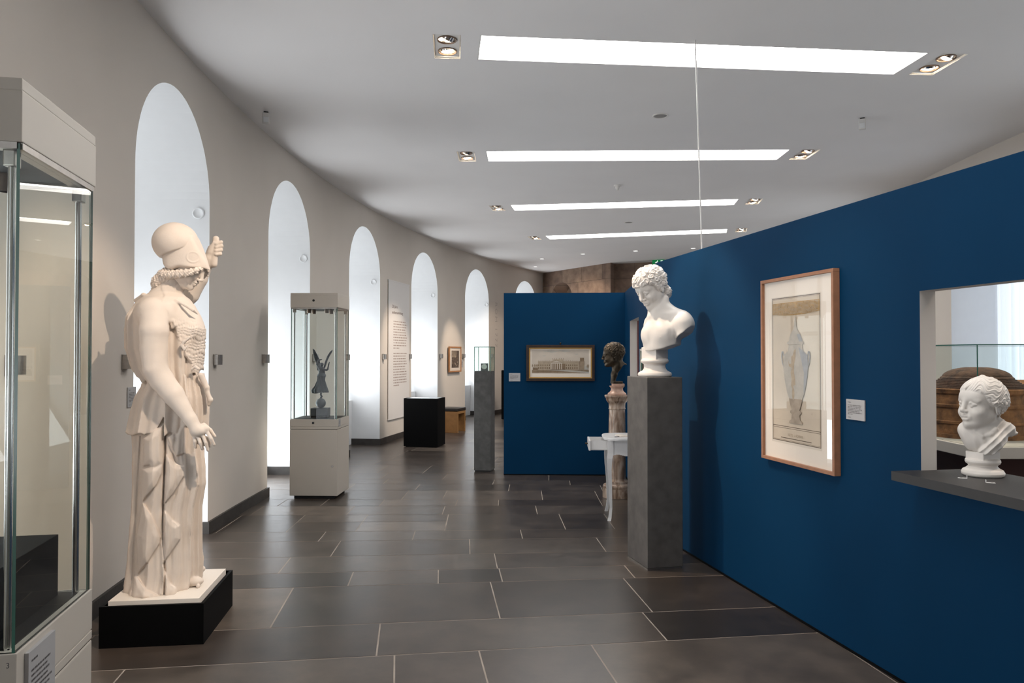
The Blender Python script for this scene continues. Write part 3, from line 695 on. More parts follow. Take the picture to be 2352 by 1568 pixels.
AO = (-2.047, 4.50, 0.240)                                   # where the goddess stands
def aj(px, py, y=0.0):
    p = at(px, py, AO[1] + y); return (p[0] - AO[0], y, p[2] - AO[2])
def arow(py, l, r, b, yc=0.0):
    p = aj(l, py, 0); q = aj(r, py, 0); return (p[2], (p[0] + q[0]) / 2, yc, (q[0] - p[0]) / 2, b)
def goddess_body(P):
    Y = P[:, 1] + AO[1]; U = 1176 + 1750 * (P[:, 0] + AO[0]) / Y; W = 812 - 1750 * (P[:, 2] + AO[2] - 1.6) / Y
    near = sstep(0.03, -0.06, P[:, 1])
    z = P[:, 2]
    # long skirt
    d, th = loft(P, [arow(880, 332, 455, 0.15), arow(950, 318, 466, 0.185), arow(990, 312, 463, 0.185), arow(1023, 314, 460, 0.185), arow(1072, 313, 466, 0.18), arow(1110, 313, 468, 0.18),
                     arow(1162, 311, 458, 0.18), arow(1227, 305, 455, 0.185), arow(1300, 299, 457, 0.20), arow(1338, 294, 452, 0.215), arow(1352, 297, 446, 0.21)])
    tw = th + 0.22 * np.sin(2 * th + 1.0) + 0.06 * np.sin(5 * th)
    calm = 1 - 0.75 * np.exp(-((U - 466) / 14.0) ** 2 - ((W - 1100) / 45.0) ** 2)
    f = (0.028 * ridge(tw * 7.0 + 0.25 * np.sin(z * 4)) - 0.013) * calm + 0.005 * np.sin(tw * 31 + 3 * np.sin(z * 3))
    f = f * (1 - 0.45 * near * (U < 428))
    polys = [[(331, 1006), (376, 974), (377, 1062), (366, 1072), (356, 1079), (345, 1066), (332, 1069)],
             [(328, 1075), (376, 1064), (374, 1085), (362, 1112), (331, 1148)],
             [(331, 1153), (352, 1185), (371, 1230), (370, 1246), (345, 1285), (321, 1314), (316, 1230)],
             [(319, 1322), (340, 1352), (367, 1364), (367, 1380), (296, 1380), (312, 1322)],
             [(386, 1004), (425, 974), (426, 1040), (406, 1047), (396, 1032)],
             [(382, 1042), (408, 1064), (424, 1070), (425, 1092), (402, 1130), (379, 1157)],
             [(379, 1170), (398, 1192), (416, 1206), (417, 1236), (395, 1268), (378, 1291)],
             [(378, 1298), (392, 1335), (408, 1347), (412, 1380), (376, 1380)]]
    rs = np.zeros(len(P), dtype=np.float32)
    for q in polys: rs = np.maximum(rs, sstep(-1.6, 1.6, polyd(U, W, q)) * (0.6 + 0.4 * sstep(0, 14, polyd(U, W, q))))
    f = f + near * 0.032 * rs
    f = f - near * 0.030 * np.exp(-((U - 379.5 - 2.0 * np.sin(W * 0.02)) / 2.4) ** 2) * (W > 965)
    f = f - near * 0.012 * np.exp(-((U - 325 + (W - 1000) * 0.05) / 2.6) ** 2) * (W > 1000)
    d = d - f * 0.8
    # overfold hanging from the belt
    hem = 985 + 9 * np.sin(U * 0.11) + near * np.where(U < 378, np.interp(U, [300, 332, 350, 376], [4, 22, 2, -22]), np.interp(U, [379, 388, 424, 430], [24, 18, -10, -8]))
    o, th2 = loft(P, [arow(862, 340, 460, 0.15), arow(885, 334, 463, 0.165), arow(910, 321, 470, 0.19), arow(945, 313, 473, 0.205), arow(990, 303, 471, 0.21), arow(1020, 302, 468, 0.21)])
    tw2 = th2 + 0.3 * np.sin(2 * th2 + 0.4) + 0.07 * np.sin(4 * th2 + 1)
    o = o - (0.017 * ridge(tw2 * 8.0 + 0.8 * np.sin(z * 5)) - 0.006 + 0.004 * np.sin(tw2 * 33))
    o = smax(o, (W - hem) * 0.0024, 0.006)
    d = smin(d, o, 0.005)
    # upper body with the blouse over the belt
    t, th3 = loft(P, [arow(672, 352, 398, 0.07), arow(684, 330, 424, 0.13), arow(700, 316, 436, 0.17), arow(725, 301, 449, 0.19), arow(756, 296, 462, 0.19), arow(800, 297, 461, 0.185),
                      arow(845, 311, 457, 0.18), arow(868, 328, 455, 0.175), arow(884, 340, 450, 0.165)])
    lo = 872 + np.interp(U, [300, 330, 360, 405, 412, 430, 470], [-10, 6, 10, 18, 16, -6, -22]) + 4 * np.sin(U * 0.35)
    tw3 = th3 + 0.25 * np.sin(2 * th3) + 0.08 * np.sin(5 * th3)
    line = np.interp(W, [690, 735, 790, 855], [372, 388, 418, 444])
    aeg = sstep(-2.5, 2.5, U - line - 3 * np.sin(W * 0.16))                         # the scaly goatskin over her breast
    scl = -np.maximum(0, np.sin(U * 0.55 + W * .42 + 1.7 * np.sin(W * .19)) * np.sin(U * 0.60 - W * .35 + 1.7 * np.sin(U * .21 + W * .08))) * 1.6
    t = t - (1 - aeg) * (0.020 * ridge(tw3 * 9.5) - 0.008 + 0.004 * np.sin(tw3 * 41)) * sstep(690, 735, W) - aeg * (0.012 + 0.0032 * scl * sstep(728, 752, W))
    t = t - 0.020 * np.exp(-((U - 452) / 13.0) ** 2 - ((W - 757) / 24.0) ** 2)       # breast
    t = smax(t, (W - lo) * 0.0024, 0.010)
    d = smin(d, t, 0.006)
    d = smin(d, cap(P, aj(352, 716, -0.17), aj(392, 708, 0.19), 0.085, 0.075), 0.05)
    d = smin(d, chain(P, [aj(312, 690, -.06), aj(330, 678, -.10), aj(352, 690, -.15), aj(372, 712, -.17), aj(388, 735, -.17)], [.012, .013, .012, .012, .012], .01), 0.006)   # hem over the shoulder
    # collar of the aegis and its snakes
    d = smin(d, chain(P, [aj(404, 690, -.11), aj(424, 700, -.12), aj(443, 712, -.11), aj(454, 721, -.08)], [.006, .008, .009, .004], .006), 0.016)
    for q in ([(390, 733), (399, 738), (403, 747), (396, 752), (393, 744)], [(436, 775), (423, 784), (418, 793), (424, 802), (429, 795)], [(441, 848), (449, 842), (456, 847)]):
        d = smin(d, chain(P, [aj(a, b, -.165 + .05 * (a > 440)) for a, b in q], [.007, .009, .009, .008, .006][:len(q)], .006), 0.005)
    d = smin(d, chain(P, [aj(461, 862, -.06), aj(468, 876, -.05), aj(475, 890, -.05), aj(477, 903, -.05), aj(483, 918, -.05), aj(480, 929, -.05)], [.016, .016, .015, .012, .015, .010], .008), 0.006)
    # neck
    d = smin(d, cap(P, aj(372, 700, 0), aj(399, 650, 0), .080, .070), 0.05)
    # her right arm, lowered and stretched forward
    y = -0.225
    arm = chain(P, [aj(354, 722, -.19), aj(354, 760, y), aj(353, 800, y), aj(357, 848, y - .01), aj(372, 873, y), aj(398, 906, y), aj(437, 962, y)], [.074, .075, .071, .065, .064, .058, .034], .008)
    hand = smin(cap(P, aj(438, 963, y), aj(450, 984, y), .032, .034), chain(P, [aj(447, 994, y), aj(455, 994, y - .004), aj(465, 991, y - .004), aj(474, 985, y)], [.016, .018, .018, .016], .01), .03)
    for q in ([(445, 996), (447.5, 1013), (449, 1027)], [(454, 997), (460, 1016), (464.5, 1031)], [(464.5, 995), (472.5, 1016), (477.5, 1034)], [(474, 988), (485, 1007), (492, 1021)]):
        hand = smin(hand, chain(P, [aj(q[0][0], q[0][1], y), aj(q[1][0], q[1][1], y - .006), aj(q[2][0], q[2][1], y + .006)], [.0108, .0100, .0080], .0015), .006)
    hand = smin(hand, chain(P, [aj(468, 976, y + .02), aj(483, 988, y + .035), aj(494, 1002, y + .035)], [.014, .0115, .008], .004), .008)
    a = aj(470, 1012, y + .03)
    hand = smin(hand, boxd((P - V3(*a)) @ rotm(0, 0.28, 0), (0, 0, 0), (.042, .012, .028), .004), .003)
    d = smin(d, smin(arm, hand, .02), 0.008)
    # her left arm, raised behind her face around the stump of a spear
    y = 0.27
    arm = chain(P, [aj(396, 712, .18), aj(420, 690, y), aj(436, 676, y), aj(458, 640, y), aj(480, 597, y)], [.070, .061, .056, .049, .034], .008)
    hand = smin(cap(P, aj(482, 594, y), aj(488, 572, y), .034, .030), cap(P, aj(484, 578, y - .02), aj(492, 557, y - .025), .016, .012), .02)
    for i, (a, b) in enumerate([((497, 560), (508, 556)), ((497, 568), (509, 565)), ((497, 576), (508, 574)), ((496, 584), (506, 583))]):
        hand = smin(hand, chain(P, [aj(488, a[1] + 1, y + .012), aj(a[0], a[1], y - .026), aj(b[0], b[1], y - .014), aj(b[0] - 3, b[1] + 1, y + .014)], [.012, .0115, .0115, .010], .004), .006)
    hand = smin(hand, cap(P, aj(496, 549, y - .012), aj(491.5, 607, y - .012), .0205, .0205), .003)
    d = smin(d, smin(arm, hand, .02), 0.01)
    # feet
    for px, py, yy in ((452, 1334, -.03), (457, 1306, .13)):
        d = smin(d, ell(P, aj(px - 12, py, yy), (.07, .035, .030)), .01)
        for i in range(4): d = smin(d, sph(P, (aj(px + 8, py, yy)[0] - .006 * i, yy - .03 + .018 * i, .013), .012), .004)
    return np.maximum(d, -P[:, 2])
AH = aj(432, 612, 0); AR = rotm(0, math.radians(29), 0)
def goddess_head(P):
    Q = (P - V3(*AH)) @ AR
    d = face_sd(Q, 0.0, False)
    d = smin(d, cap(P, aj(380, 690, 0), aj(404, 645, 0), .070, .060), 0.03)
    m = Q.copy(); m[:, 1] = np.abs(m[:, 1])
    h = ell(Q, (-0.008, 0, 0.012), (0.108, 0.094, 0.090))
    wave = np.sin(Q[:, 0] * 150 + 2.0 * np.sin(Q[:, 2] * 70) + Q[:, 2] * 120)
    h = h - 0.006 * wave - 0.004 * np.sin(Q[:, 2] * 330 + 3 * np.sin(Q[:, 0] * 55))
    h = smax(h, hair_cut(Q, [(-.12, -.07), (-.06, -.055), (-.03, -.035), (.0, -.022), (.03, -.008), (.06, .012), (.09, .03)]), .012)
    U = 1176 + 1750 * (P[:, 0] + AO[0]) / AO[1]; W = 812 - 1750 * (P[:, 2] + AO[2] - 1.6) / AO[1]
    rim = (np.interp(U, [360, 379, 395, 412, 440, 466, 484], [611, 611, 616, 622, 620, 614, 622]) - W) * .0022
    d = smin(d, smax(h, rim, .004), .004)
    y2 = P.copy(); y2[:, 1] /= 1.25
    n = chain(y2, [aj(412, 628, 0), aj(390, 638, 0), aj(370, 650, 0), aj(356, 672, 0)], [.058, .062, .052, .022], .01)
    n = smax(n, (W - np.interp(U, [340, 352, 380, 410, 430], [690, 677, 662, 645, 636])) * .0022, .006)
    n = smax(n, rim, .004)
    n = n - 0.0024 * np.sin(U * .75 + 2.4 * np.sin(W * .30)) - .0014 * np.sin(W * 1.3 + 1.5 * np.sin(U * .4))
    d = smin(d, n, .004)
    pm = P.copy(); pm[:, 1] = -np.abs(pm[:, 1])
    roll = chain(pm, [aj(368, 627, -.035), aj(378, 631, -.066), aj(394, 631, -.088), aj(412, 629, -.096), aj(430, 627, -.094), aj(449, 622, -.076), aj(461, 617, -.050)], [.016, .021, .024, .024, .022, .017, .012], .006)
    roll = roll - .0030 * np.sin(U * .62 + W * .35 + 1.2 * np.sin(W * .5)) - .0012 * np.sin(U * 1.1 - W * .9)
    return smin(d, smax(roll, rim, .003), .004)
def goddess_helmet(P):
    q = P.copy(); q[:, 1] /= 0.88
    U = 1176 + 1750 * (P[:, 0] + AO[0]) / AO[1]; W = 812 - 1750 * (P[:, 2] + AO[2] - 1.6) / AO[1]
    c = aj(403, 557.5, 0)
    dome = ell(q, c, (.1300, .143, .1200))
    rim = (W - np.interp(U, [355, 372, 400, 425, 442, 456, 470], [597, 592, 584, 576, 567, 553, 530])) * .0022
    flat = P.copy(); flat[:, 1] = 0
    low = sum(np.interp(U + k_, [360, 379, 412, 440, 466, 484], [612, 614, 622.5, 619, 615, 622]) for k_ in (-6, -3, 0, 3, 6)) / 5
    b2 = cap(flat, aj(425, 579, 0), aj(481.5, 619.5, 0), .109, .006)
    b2 = smin(b2, ell(flat, aj(404, 594, 0), (.066, .1, .070)), .02)
    wid = sum(np.interp(U + k_, [368, 378, 390, 405, 425, 445, 462, 475, 484], [.018, .050, .075, .089, .095, .088, .062, .029, .004]) * np.interp(W + k_ * 1.5, [528, 572, 600], [.60, .96, 1.0]) for k_ in (-9, -6, -3, 0, 3, 6, 9)) / 7
    base = smax(b2, (np.abs(P[:, 1]) - wid) * .85, .022)
    base = smax(base, (W - low) * .0022, .004)
    d = smin(base, smax(dome, rim, .003), .0008)
    for s in (-1, 1):                                         # scroll on the visor's cheek
        cc = aj(455, 594, 0); rr = np.hypot(P[:, 0] - cc[0], P[:, 2] - cc[2])
        d = d - (P[:, 1] * s > 0) * .0022 * np.exp(-((rr - .030) / .004) ** 2)
    return d

BO = (1.096, 5.85)                                            # youth's bust: columns of the photograph to metres around its foot
BY = rotm(-2.36, 0, 0); BHR = rotm(-2.52, 0.48, 0.08); BH = V3(-0.032, -0.01, 0.678)
def youth_bust(P):
    q = (P - V3(0.030, 0, 0)) @ BY; m = q.copy(); m[:, 1] = np.abs(m[:, 1])
    d = ell(q, (0, 0.030, .270), (.122, .152, .245))
    d = smin(d, ell(q, (.068, .095, .330), (.055, .088, .070)), .045)
    d = smin(d, ell(q, (.068, -.040, .325), (.052, .062, .070)), .045)
    d = smin(d, sph(q, (-.012, .205, .400), .085), .05)
    d = smin(d, cap(q, (-.005, .222, .39), (.012, .250, .25), .076, .062), .02)
    d = smin(d, sph(q, (-.04, -.095, .375), .050), .04)
    d = smin(d, cap(q, (-.025, .04, .52), (-.02, .185, .445), .050, .055), .05)
    d = smin(d, cap(q, (-.025, -.03, .52), (-.03, -.10, .41), .050, .040), .05)
    d = smin(d, cap(q, (.070, .022, .468), (.020, .175, .468), .013, .015), .03)
    d = smin(d, cap(q, (.070, -.022, .462), (.010, -.10, .430), .013, .012), .03)
    d = smax(d, -cap(q, (.105, .172, .35), (.075, .178, .22), .004, .010), .025)        # arm crease
    d = smax(d, -cap(q, (.150, .006, .41), (.145, .006, .20), .006, .008), .03)        # breastbone
    d = smin(d, sph(q, (.120, .100, .300), .004), .006)
    d = smin(d, cap(P, (0.045, 0.005, .50), (-0.002, 0.012, .625), .080, .070), .055)
    d = smin(d, cap(q, (.055, .018, .455), (-.02, .055, .60), .018, .02), .03)
    zc = np.interp(q[:, 1], [-.25, -.12, 0, .10, .17, .19, .26, .31, .36], [.25, .20, .195, .215, .245, .29, .335, .40, .48])
    d = smax(d, (zc - P[:, 2]) * .75, .006)
    d = smax(d, -ell(q, (-.16, .02, .22), (.125, .20, .17)), .02)
    Q = ((P - BH) / 1.22) @ BHR
    h = face_sd(Q)
    k = ell(Q, (-.014, 0, .038), (.116, .093, .098)) - curls(Q, (-.014, 0, .03), 84, 1.05, 5, -.8) * .017 + .006
    k = smax(k, hair_cut(Q, [(-.13, -.115), (-.09, -.105), (-.055, -.075), (-.03, -.045), (.005, -.035), (.022, -.01), (.04, .030), (.07, .045), (.13, .046)]), .012)
    n = ell(Q, (-.085, 0, -.062), (.034, .060, .050)) - curls(Q, (-.05, 0, -.05), 60, 0.9, 8, -1) * .010
    h = smin(h, smin(k, n, .015), .004)
    return smin(d, h * 1.22, .02)
def youth_socle(P):
    d = lathe_sd(P, [(0, .120), (.006, .126), (.018, .129), (.032, .124), (.040, .108), (.048, .094), (.064, .083), (.082, .080), (.098, .085), (.104, .098), (.112, .105), (.122, .106), (.132, .100), (.138, .088)])
    b = boxd((P - V3(0.0, .0, .175)) @ rotm(.70, 0, 0), (0, 0, 0), (.072, .072, .050), .003)
    return smin(d, b, .004)

CHR = rotm(-2.90, -0.02, 0.0); CH = V3(-0.004, 0.0, 0.322); CBY = rotm(-1.95, 0, 0)
def child_bust(P):
    q = P @ CBY
    d = ell(q, (0, 0.004, .175), (.062, .088, .080))
    d = smin(d, sph(q, (-.005, -.062, .205), .035), .03)
    d = smin(d, cap(q, (-.01, .050, .235), (-.015, .105, .212), .030, .026), .03)
    neck = cap(P, (0.004, 0, .20), (-.002, 0, .29), .045, .045)
    st = ridge((q[:, 1] * .72 - (q[:, 2] - .2) * .80) * 125 + .8 * np.sin(q[:, 1] * 22))
    cl = smin(cap(q, (.000, .100, .214), (.046, .010, .120), .024, .034), cap(q, (-.02, .06, .245), (.045, .04, .16), .026, .03), .03)
    cl = smin(cl, cap(q, (-.005, .095, .212), (-.01, .138, .186), .024, .007), .02)
    cl = cl - .0055 * st + .003
    d = smin(d, cl, .006)
    d = smin(d, neck, .022)
    d = smin(d, chain(q, [(.022, -.058, .232), (.046, -.038, .206), (.056, -.008, .182), (.056, .022, .192), (.045, .045, .215)], [.005, .005, .006, .007, .008], .01), .008)   # neckline
    d = d - .0012 * np.sin(q[:, 1] * 200 + q[:, 2] * 60) * sstep(.22, .17, P[:, 2])
    zc = np.interp(q[:, 1], [-.12, -.06, 0, .05, .10, .14, .17], [.135, .112, .100, .105, .150, .196, .23])
    d = smax(d, (zc - P[:, 2]) * .75, .004)
    d = smax(d, -ell(q, (-.10, .01, .13), (.075, .12, .10)), .012)
    Q = ((P - CH) / .96) @ CHR
    h = face_sd(Q, 0.55)
    m = np.abs(Q[:, 1]); v = np.arctan2(Q[:, 2] - .01, m + .02)
    k = ell(Q, (-.014, 0, .036), (.110, .092, .094))
    w_ = v + .25 * np.sin(Q[:, 0] * 38 + v * 2.5) + .10 * np.sin(Q[:, 0] * 90 + v * 7)
    k = k - .0012 * np.sin(w_ * 30 + Q[:, 0] * 30) - .0009 * np.sin(w_ * 64 + 1.7) - .0012 * np.sin(Q[:, 0] * 62 + w_ * 5)
    low = sstep(.045, -.005, Q[:, 2])
    k = k - low * (curls(Q, (-.014, 0, .03), 110, .9, 11, -.9) * .013 - .001)
    k = k - .006 * np.exp(-(m / .012) ** 2) * np.clip(np.sin(Q[:, 0] * 95 + Q[:, 2] * 60) + .4, 0, 2) * (Q[:, 2] > .06)
    k = smax(k, hair_cut(Q, [(-.13, -.065), (-.07, -.055), (-.045, -.030), (-.02, -.010), (.012, -.006), (.032, .010), (.052, .048), (.085, .064), (.12, .060)]), .010)
    return smin(d, smin(h, k, .004) * .96, .012)
def child_socle(P):
    d = lathe_sd(P, [(0, .078), (.006, .085), (.016, .086), (.028, .080), (.034, .068), (.044, .057), (.052, .060), (.056, .067), (.064, .071), (.074, .069), (.078, .060)])
    return smin(d, boxd((P - V3(0, 0, .092)) @ rotm(.35, 0, 0), (0, 0, 0), (.052, .045, .018), .003), .003)

def bronze_head(P):
    Q = ((P - V3(-.045, 0, .318)) / 1.08) @ rotm(math.pi - 0.12, 0.05, 0)
    h = face_sd(Q)
    k = ell(Q, (-.016, 0, .038), (.110, .088, .095)) - curls(Q, (-.016, 0, .03), 130, .7, 21, -.8) * .010 + .002
    k = smax(k, hair_cut(Q, [(-.12, -.075), (-.06, -.07), (-.03, -.02), (.01, -.03), (.025, .02), (.06, .055), (.12, .060)]), .010)
    d = smin(h, k, .004) * 1.08
    d = smin(d, cap(P, (-.005, 0, .27), (.012, 0, .195), .066, .058), .03)
    d = smin(d, cap(P, (.03, 0, .215), (.100, 0, .212), .045, .012), .03)
    d = smin(d, chain(P, [(-.005, 0, .19), (-.028, 0, .10), (-.042, 0, .01)], [.042, .036, .030], .02), .03)
    d = smax(d, -cap(P, (.085, 0, .155), (.03, 0, .02), .055, .050), .012)
    d = smin(d, boxd(P, (.005, 0, .012), (.055, .05, .014), .004), .012)
    return np.maximum(d, -P[:, 2])

def victory(P):
    d, th = loft(P, [(.285, .0, 0, .088, .06), (.31, -.005, 0, .086, .058), (.36, .0, 0, .062, .045), (.42, .005, 0, .040, .034), (.455, .008, 0, .040, .034), (.475, .01, 0, .052, .04), (.50, .012, 0, .038, .03), (.54, .012, 0, .036, .03), (.56, .012, 0, .03, .025), (.575, .012, 0, .012, .012)])
    d = d - .005 * np.sin(th * 11) * (P[:, 2] < .47)
    d = smin(d, ell(P, (-.06, .0, .30), (.045, .03, .03)), .03)
    d = smin(d, sph(P, (.012, 0, .598), .022), .008)
    d = smin(d, cap(P, (.012, 0, .57), (.012, 0, .59), .011, .011), .01)
    d = smin(d, chain(P, [(.008, 0, .29), (.002, 0, .255), (.012, 0, .235), (.002, 0, .215)], [.013, .009, .010, .012], .008), .01)
    def wing(poly, yc):
        pts = [((a - 350) * .001074, (1380 - b) * .001074) for a, b in poly]
        q = -polyd(P[:, 0], P[:, 2], pts); fe = .0018 * np.sin((P[:, 2] + P[:, 0] * .5) * 230)
        return np.maximum(q, np.abs(P[:, 1] - yc) - .008 + fe)
    d = smin(d, wing([(338, 915), (305, 880), (296, 820), (276, 760), (262, 700), (256, 652), (276, 668), (302, 712), (326, 762), (338, 812), (352, 870)], .035), .01)
    d = smin(d, wing([(372, 850), (388, 790), (412, 730), (440, 688), (468, 664), (462, 690), (438, 728), (414, 778), (398, 830), (384, 870)], .04), .01)
    d = smin(d, chain(P, [(.03, -.02, .545), (.07, -.02, .535), (.086, -.025, .545), (.098, -.03, .60), (.106, -.03, .625)], [.013, .010, .009, .007, .005], .008), .008)
    d = smin(d, chain(P, [(-.005, -.02, .55), (-.035, -.03, .60), (-.012, -.035, .648), (.02, -.035, .655)], [.013, .010, .009, .006], .008), .008)
    return d
# ------------------------------------------------------------------ display cases
def glass_box(t, w, d, z0, z1, th, mat_, edge, names='glass_pane'):
    for sx, sy, hx, hy in ((0, -d / 2 + th / 2, w / 2 - th - .0005, th / 2), (0, d / 2 - th / 2, w / 2 - th - .0005, th / 2), (-w / 2 + th / 2, 0, th / 2, d / 2), (w / 2 - th / 2, 0, th / 2, d / 2)):
        mb = MB(); mb.box((sx, sy, (z0 + z1) / 2), (hx, hy, (z1 - z0) / 2)); o = mb.build(names, [mat_, edge], t)
        for p in o.data.polygons:
            n = p.normal; big = abs(n.y) > .5 if hx > hy else abs(n.x) > .5
            p.material_index = 0 if big else 1
def showcase(name, label, loc, rz, w, d, zc, zg0, zg1, ztop, block=None, caption=True, number=None):
    t = thing(name, label, 'display case', loc, rz, 'tall cream glass showcases')
    mb = MB(); mb.bx(-w / 2, w / 2, -d / 2, d / 2, .035, zc, 0, .004); cab = mb.build('cabinet', M['cream'], t)
    mb = MB(); mb.bx(-w / 2 + .04, w / 2 - .04, -d / 2 + .04, d / 2 - .04, 0, .036); mb.build('plinth', M['dark'], t)
    mb = MB(); mb.lathe([(0, .012), (.003, .012), (.004, .009)], n=24); lk = mb.build('lock', M['steel'], cab); lk.matrix_local = frame_mat(Vector((w / 2 - .055, -d / 2, .36)), (1, 0, 0), (0, -1, 0))
    mb = MB(); mb.bx(-w / 2 + .004, w / 2 - .004, -d / 2 + .004, d / 2 - .004, zc, zc + .008); mb.build('seam', M['creamseam'], t)
    g = .020; mb = MB(); mb.bx(-w / 2, w / 2, -d / 2, d / 2, zc + .006, zc + .03, 0, .002); mb.bx(-w / 2, w / 2, -d / 2, d / 2, zc + .034, zg0, 0, .002); mb.bx(-w / 2 + .004, w / 2 - .004, -d / 2 + .004, d / 2 - .004, zc + .02, zc + .04); col = mb.build('collar', M['cream'], t)
    for nm, z in (('key_cover', (zc + .034 + zg0) / 2), ('upper_key_cover', (zg1 + ztop) / 2 - .004)):
        mb = MB(); mb.lathe([(0, .013), (.004, .013), (.005, .010)], n=24); k = mb.build(nm, M['dark'], t); k.matrix_local = frame_mat(Vector((-.005, -d / 2, z)), (1, 0, 0), (0, -1, 0))
    mb = MB(); mb.bx(-w / 2 + .028, w / 2 - .028, -d / 2 + .028, d / 2 - .028, zg0 - .002, zg0 + .003); mb.build('deck', M['blackdeck'], t)
    mb = MB(); mb.bx(-w / 2, w / 2, -d / 2, d / 2, zg1, ztop - .030, 0, .003); mb.bx(-w / 2 + .001, w / 2 - .001, -d / 2 + .001, d / 2 - .001, ztop - .0305, ztop, 0, .003); mb.bx(-w / 2 + .003, w / 2 - .003, -d / 2 + .003, d / 2 - .003, ztop - .04, ztop - .02); mb.build('cap', M['cream'], t)
    mb = MB(); x, y = w / 2 - .012, d / 2 - .012
    for sx, sy, hx, hy in ((0, -y, x, .010), (0, y, x, .010), (-x, 0, .010, y), (x, 0, .010, y)): mb.box((sx, sy, zg1 - .008), (hx, hy, .008))
    x, y = w / 2 - .045, d / 2 - .045
    for sx, sy, hx, hy in ((0, -y, x, .012), (0, y, x, .012), (-x, 0, .012, y), (x, 0, .012, y)): mb.box((sx, sy, zg1 - .005), (hx, hy, .005))
    mb.build('glazing_rail', M['steel'], t)
    mb = MB(); mb.bx(-w / 2 + .06, w / 2 - .06, -d / 2 + .06, d / 2 - .06, zg1 - .004, zg1 - .001); lt = mb.build('light_box', M['dark'], t)
    for x in (-.11, .09):
        for y in (-.08, .10):
            mb = MB(); mb.lathe([(-.05, .018), (-.05, .024), (0, .024)], (x, y, zg1 - .004), 20, capped=False); mb.build('case_spotlight', M['lampring'], lt)
    gz1 = zg1 - .002
    glass_box(t, w - .012, d - .012, zg0, gz1, .007, M['glass'], M['glassedge'])
    for sx in (-1, 1):
        for sy in (-1, 1):
            mb = MB(); mb.tube([(sx * (w / 2 - .036), sy * (d / 2 - .036), zg0), (sx * (w / 2 - .036), sy * (d / 2 - .036), zg1 - .05)], .009, 16); pst = mb.build('post', M['chrome'], t)
            mb = MB(); mb.box((sx * (w / 2 - .036), sy * (d / 2 - .036), zg1 - .035), (.014, .018, .020), None, 0, .003); mb.build('clamp', M['steel'], pst)
    if block:
        mb = MB(); mb.bx(*block, zg0 + .003, block_top, 0, .002) if False else mb.bx(block[0], block[1], block[2], block[3], zg0 + .003, block[4], 0, .002); mb.build('inner_block', M['black'], t)
    return t
def caption(name, label, mtx, w, h, lines, group=None, parent=None, th=.006, seed=3, title=True):
    mb = MB(); mb.box((0, 0, th / 2), (w / 2, h / 2, th / 2), None, 0, .0008)
    rng = random.Random(seed); m = w * .10; st = h * .66 / lines
    if title: scribble(mb, -w / 2 + m, w / 2 - m * 3.5, h / 2 - h * .13, st, 1, st * .40, 1, th + .0006, rng)
    scribble(mb, -w / 2 + m, w / 2 - m, h / 2 - h * (.27 if title else .12), st, lines - 2, st * .42, 1, th + .0006, rng)
    scribble(mb, -w / 2 + m, w / 2 - m * 4, -h / 2 + h * .13, st, 1, st * .40, 1, th + .0006, rng)
    o = mb.build(name, [M['label'], M['labeltext']], parent)
    if parent is None: o.matrix_world = mtx; tag(o, label, 'caption card', group)
    else: o.matrix_local = mtx
    return o
# the near showcase, cut off by the left edge of the photograph
W1, D1 = .55, .52
xa = Vector((.982, .190, 0)); ya = Vector((-.190, .982, 0)); c1 = Vector((-1.192, 1.845, 0)) - xa * W1 / 2 + ya * D1 / 2
V1 = showcase('showcase', 'tall cream showcase with a black block inside, nearest, cut off at left', (c1.x, c1.y, 0), math.atan2(.19, .982), W1, D1, .722, .878, 2.115, 2.272, (-W1 / 2 + .05, W1 / 2 - .075, -D1 / 2 + .045, D1 / 2 - .06, 1.062))
for ch in list(V1.children):
    if ch.name.split('.')[0] in ('key_cover', 'upper_key_cover'): bpy.data.objects.remove(ch)
caption('caption_card', '', frame_mat(Vector((W1 / 2, -D1 / 2 + .125, .775)), (0, 1, 0), (1, 0, 0)), .165, .175, 9, parent=V1, th=.010, seed=5)
me = text_mesh('3', h=.013); n3 = link('number', me, M['labeltext'], V1); n3.matrix_local = frame_mat(Vector((W1 / 2 - .022, -D1 / 2 - .0006, .845)), (1, 0, 0), (0, -1, 0))
# the second showcase with the winged figure
a = Vector((-2.453, 8.426, 0)); b = Vector((-1.924, 8.406, 0)); ux = (b - a).normalized(); uy = Vector((-ux.y, ux.x, 0)); c2 = (a + b) / 2 + uy * .255
V2 = showcase('showcase', 'tall cream showcase holding a small winged bronze figure', (c2.x, c2.y, 0), math.atan2(ux.y, ux.x), .53, .51, .762, .876, 2.112, 2.272)
caption('caption_card', '', frame_mat(Vector((.265, -.17, .835)), (0, 1, 0), (1, 0, 0)), .075, .085, 7, parent=V2, th=.004, seed=6)
# winged figure on a ball
FZ = .879; VO = Vector((c2.x + .005, c2.y - .01, FZ))
t = thing('winged_statuette', 'dark bronze winged victory statuette balancing on a ball, inside the tall showcase', 'statuette', VO, 0)
link('figure', sdf_mesh(victory, (-.14, -.1, .18), (.14, .13, .8), .0035), M['victory'], t)
mb = MB(); mb.lathe([(-.0565 * math.cos(PI * i / 24), max(.0002, .0565 * math.sin(PI * i / 24))) for i in range(25)], (.003, 0, .1605), 40); mb.build('ball', M['victory'], t)
mb = MB(); mb.bx(-.095, .095, -.075, .075, .022, .106, 0, .003); mb.build('block', M['victory'], t)
mb = MB(); mb.bx(-.092, .092, -.072, .072, 0, .023); mb.build('base', M['black'], t)

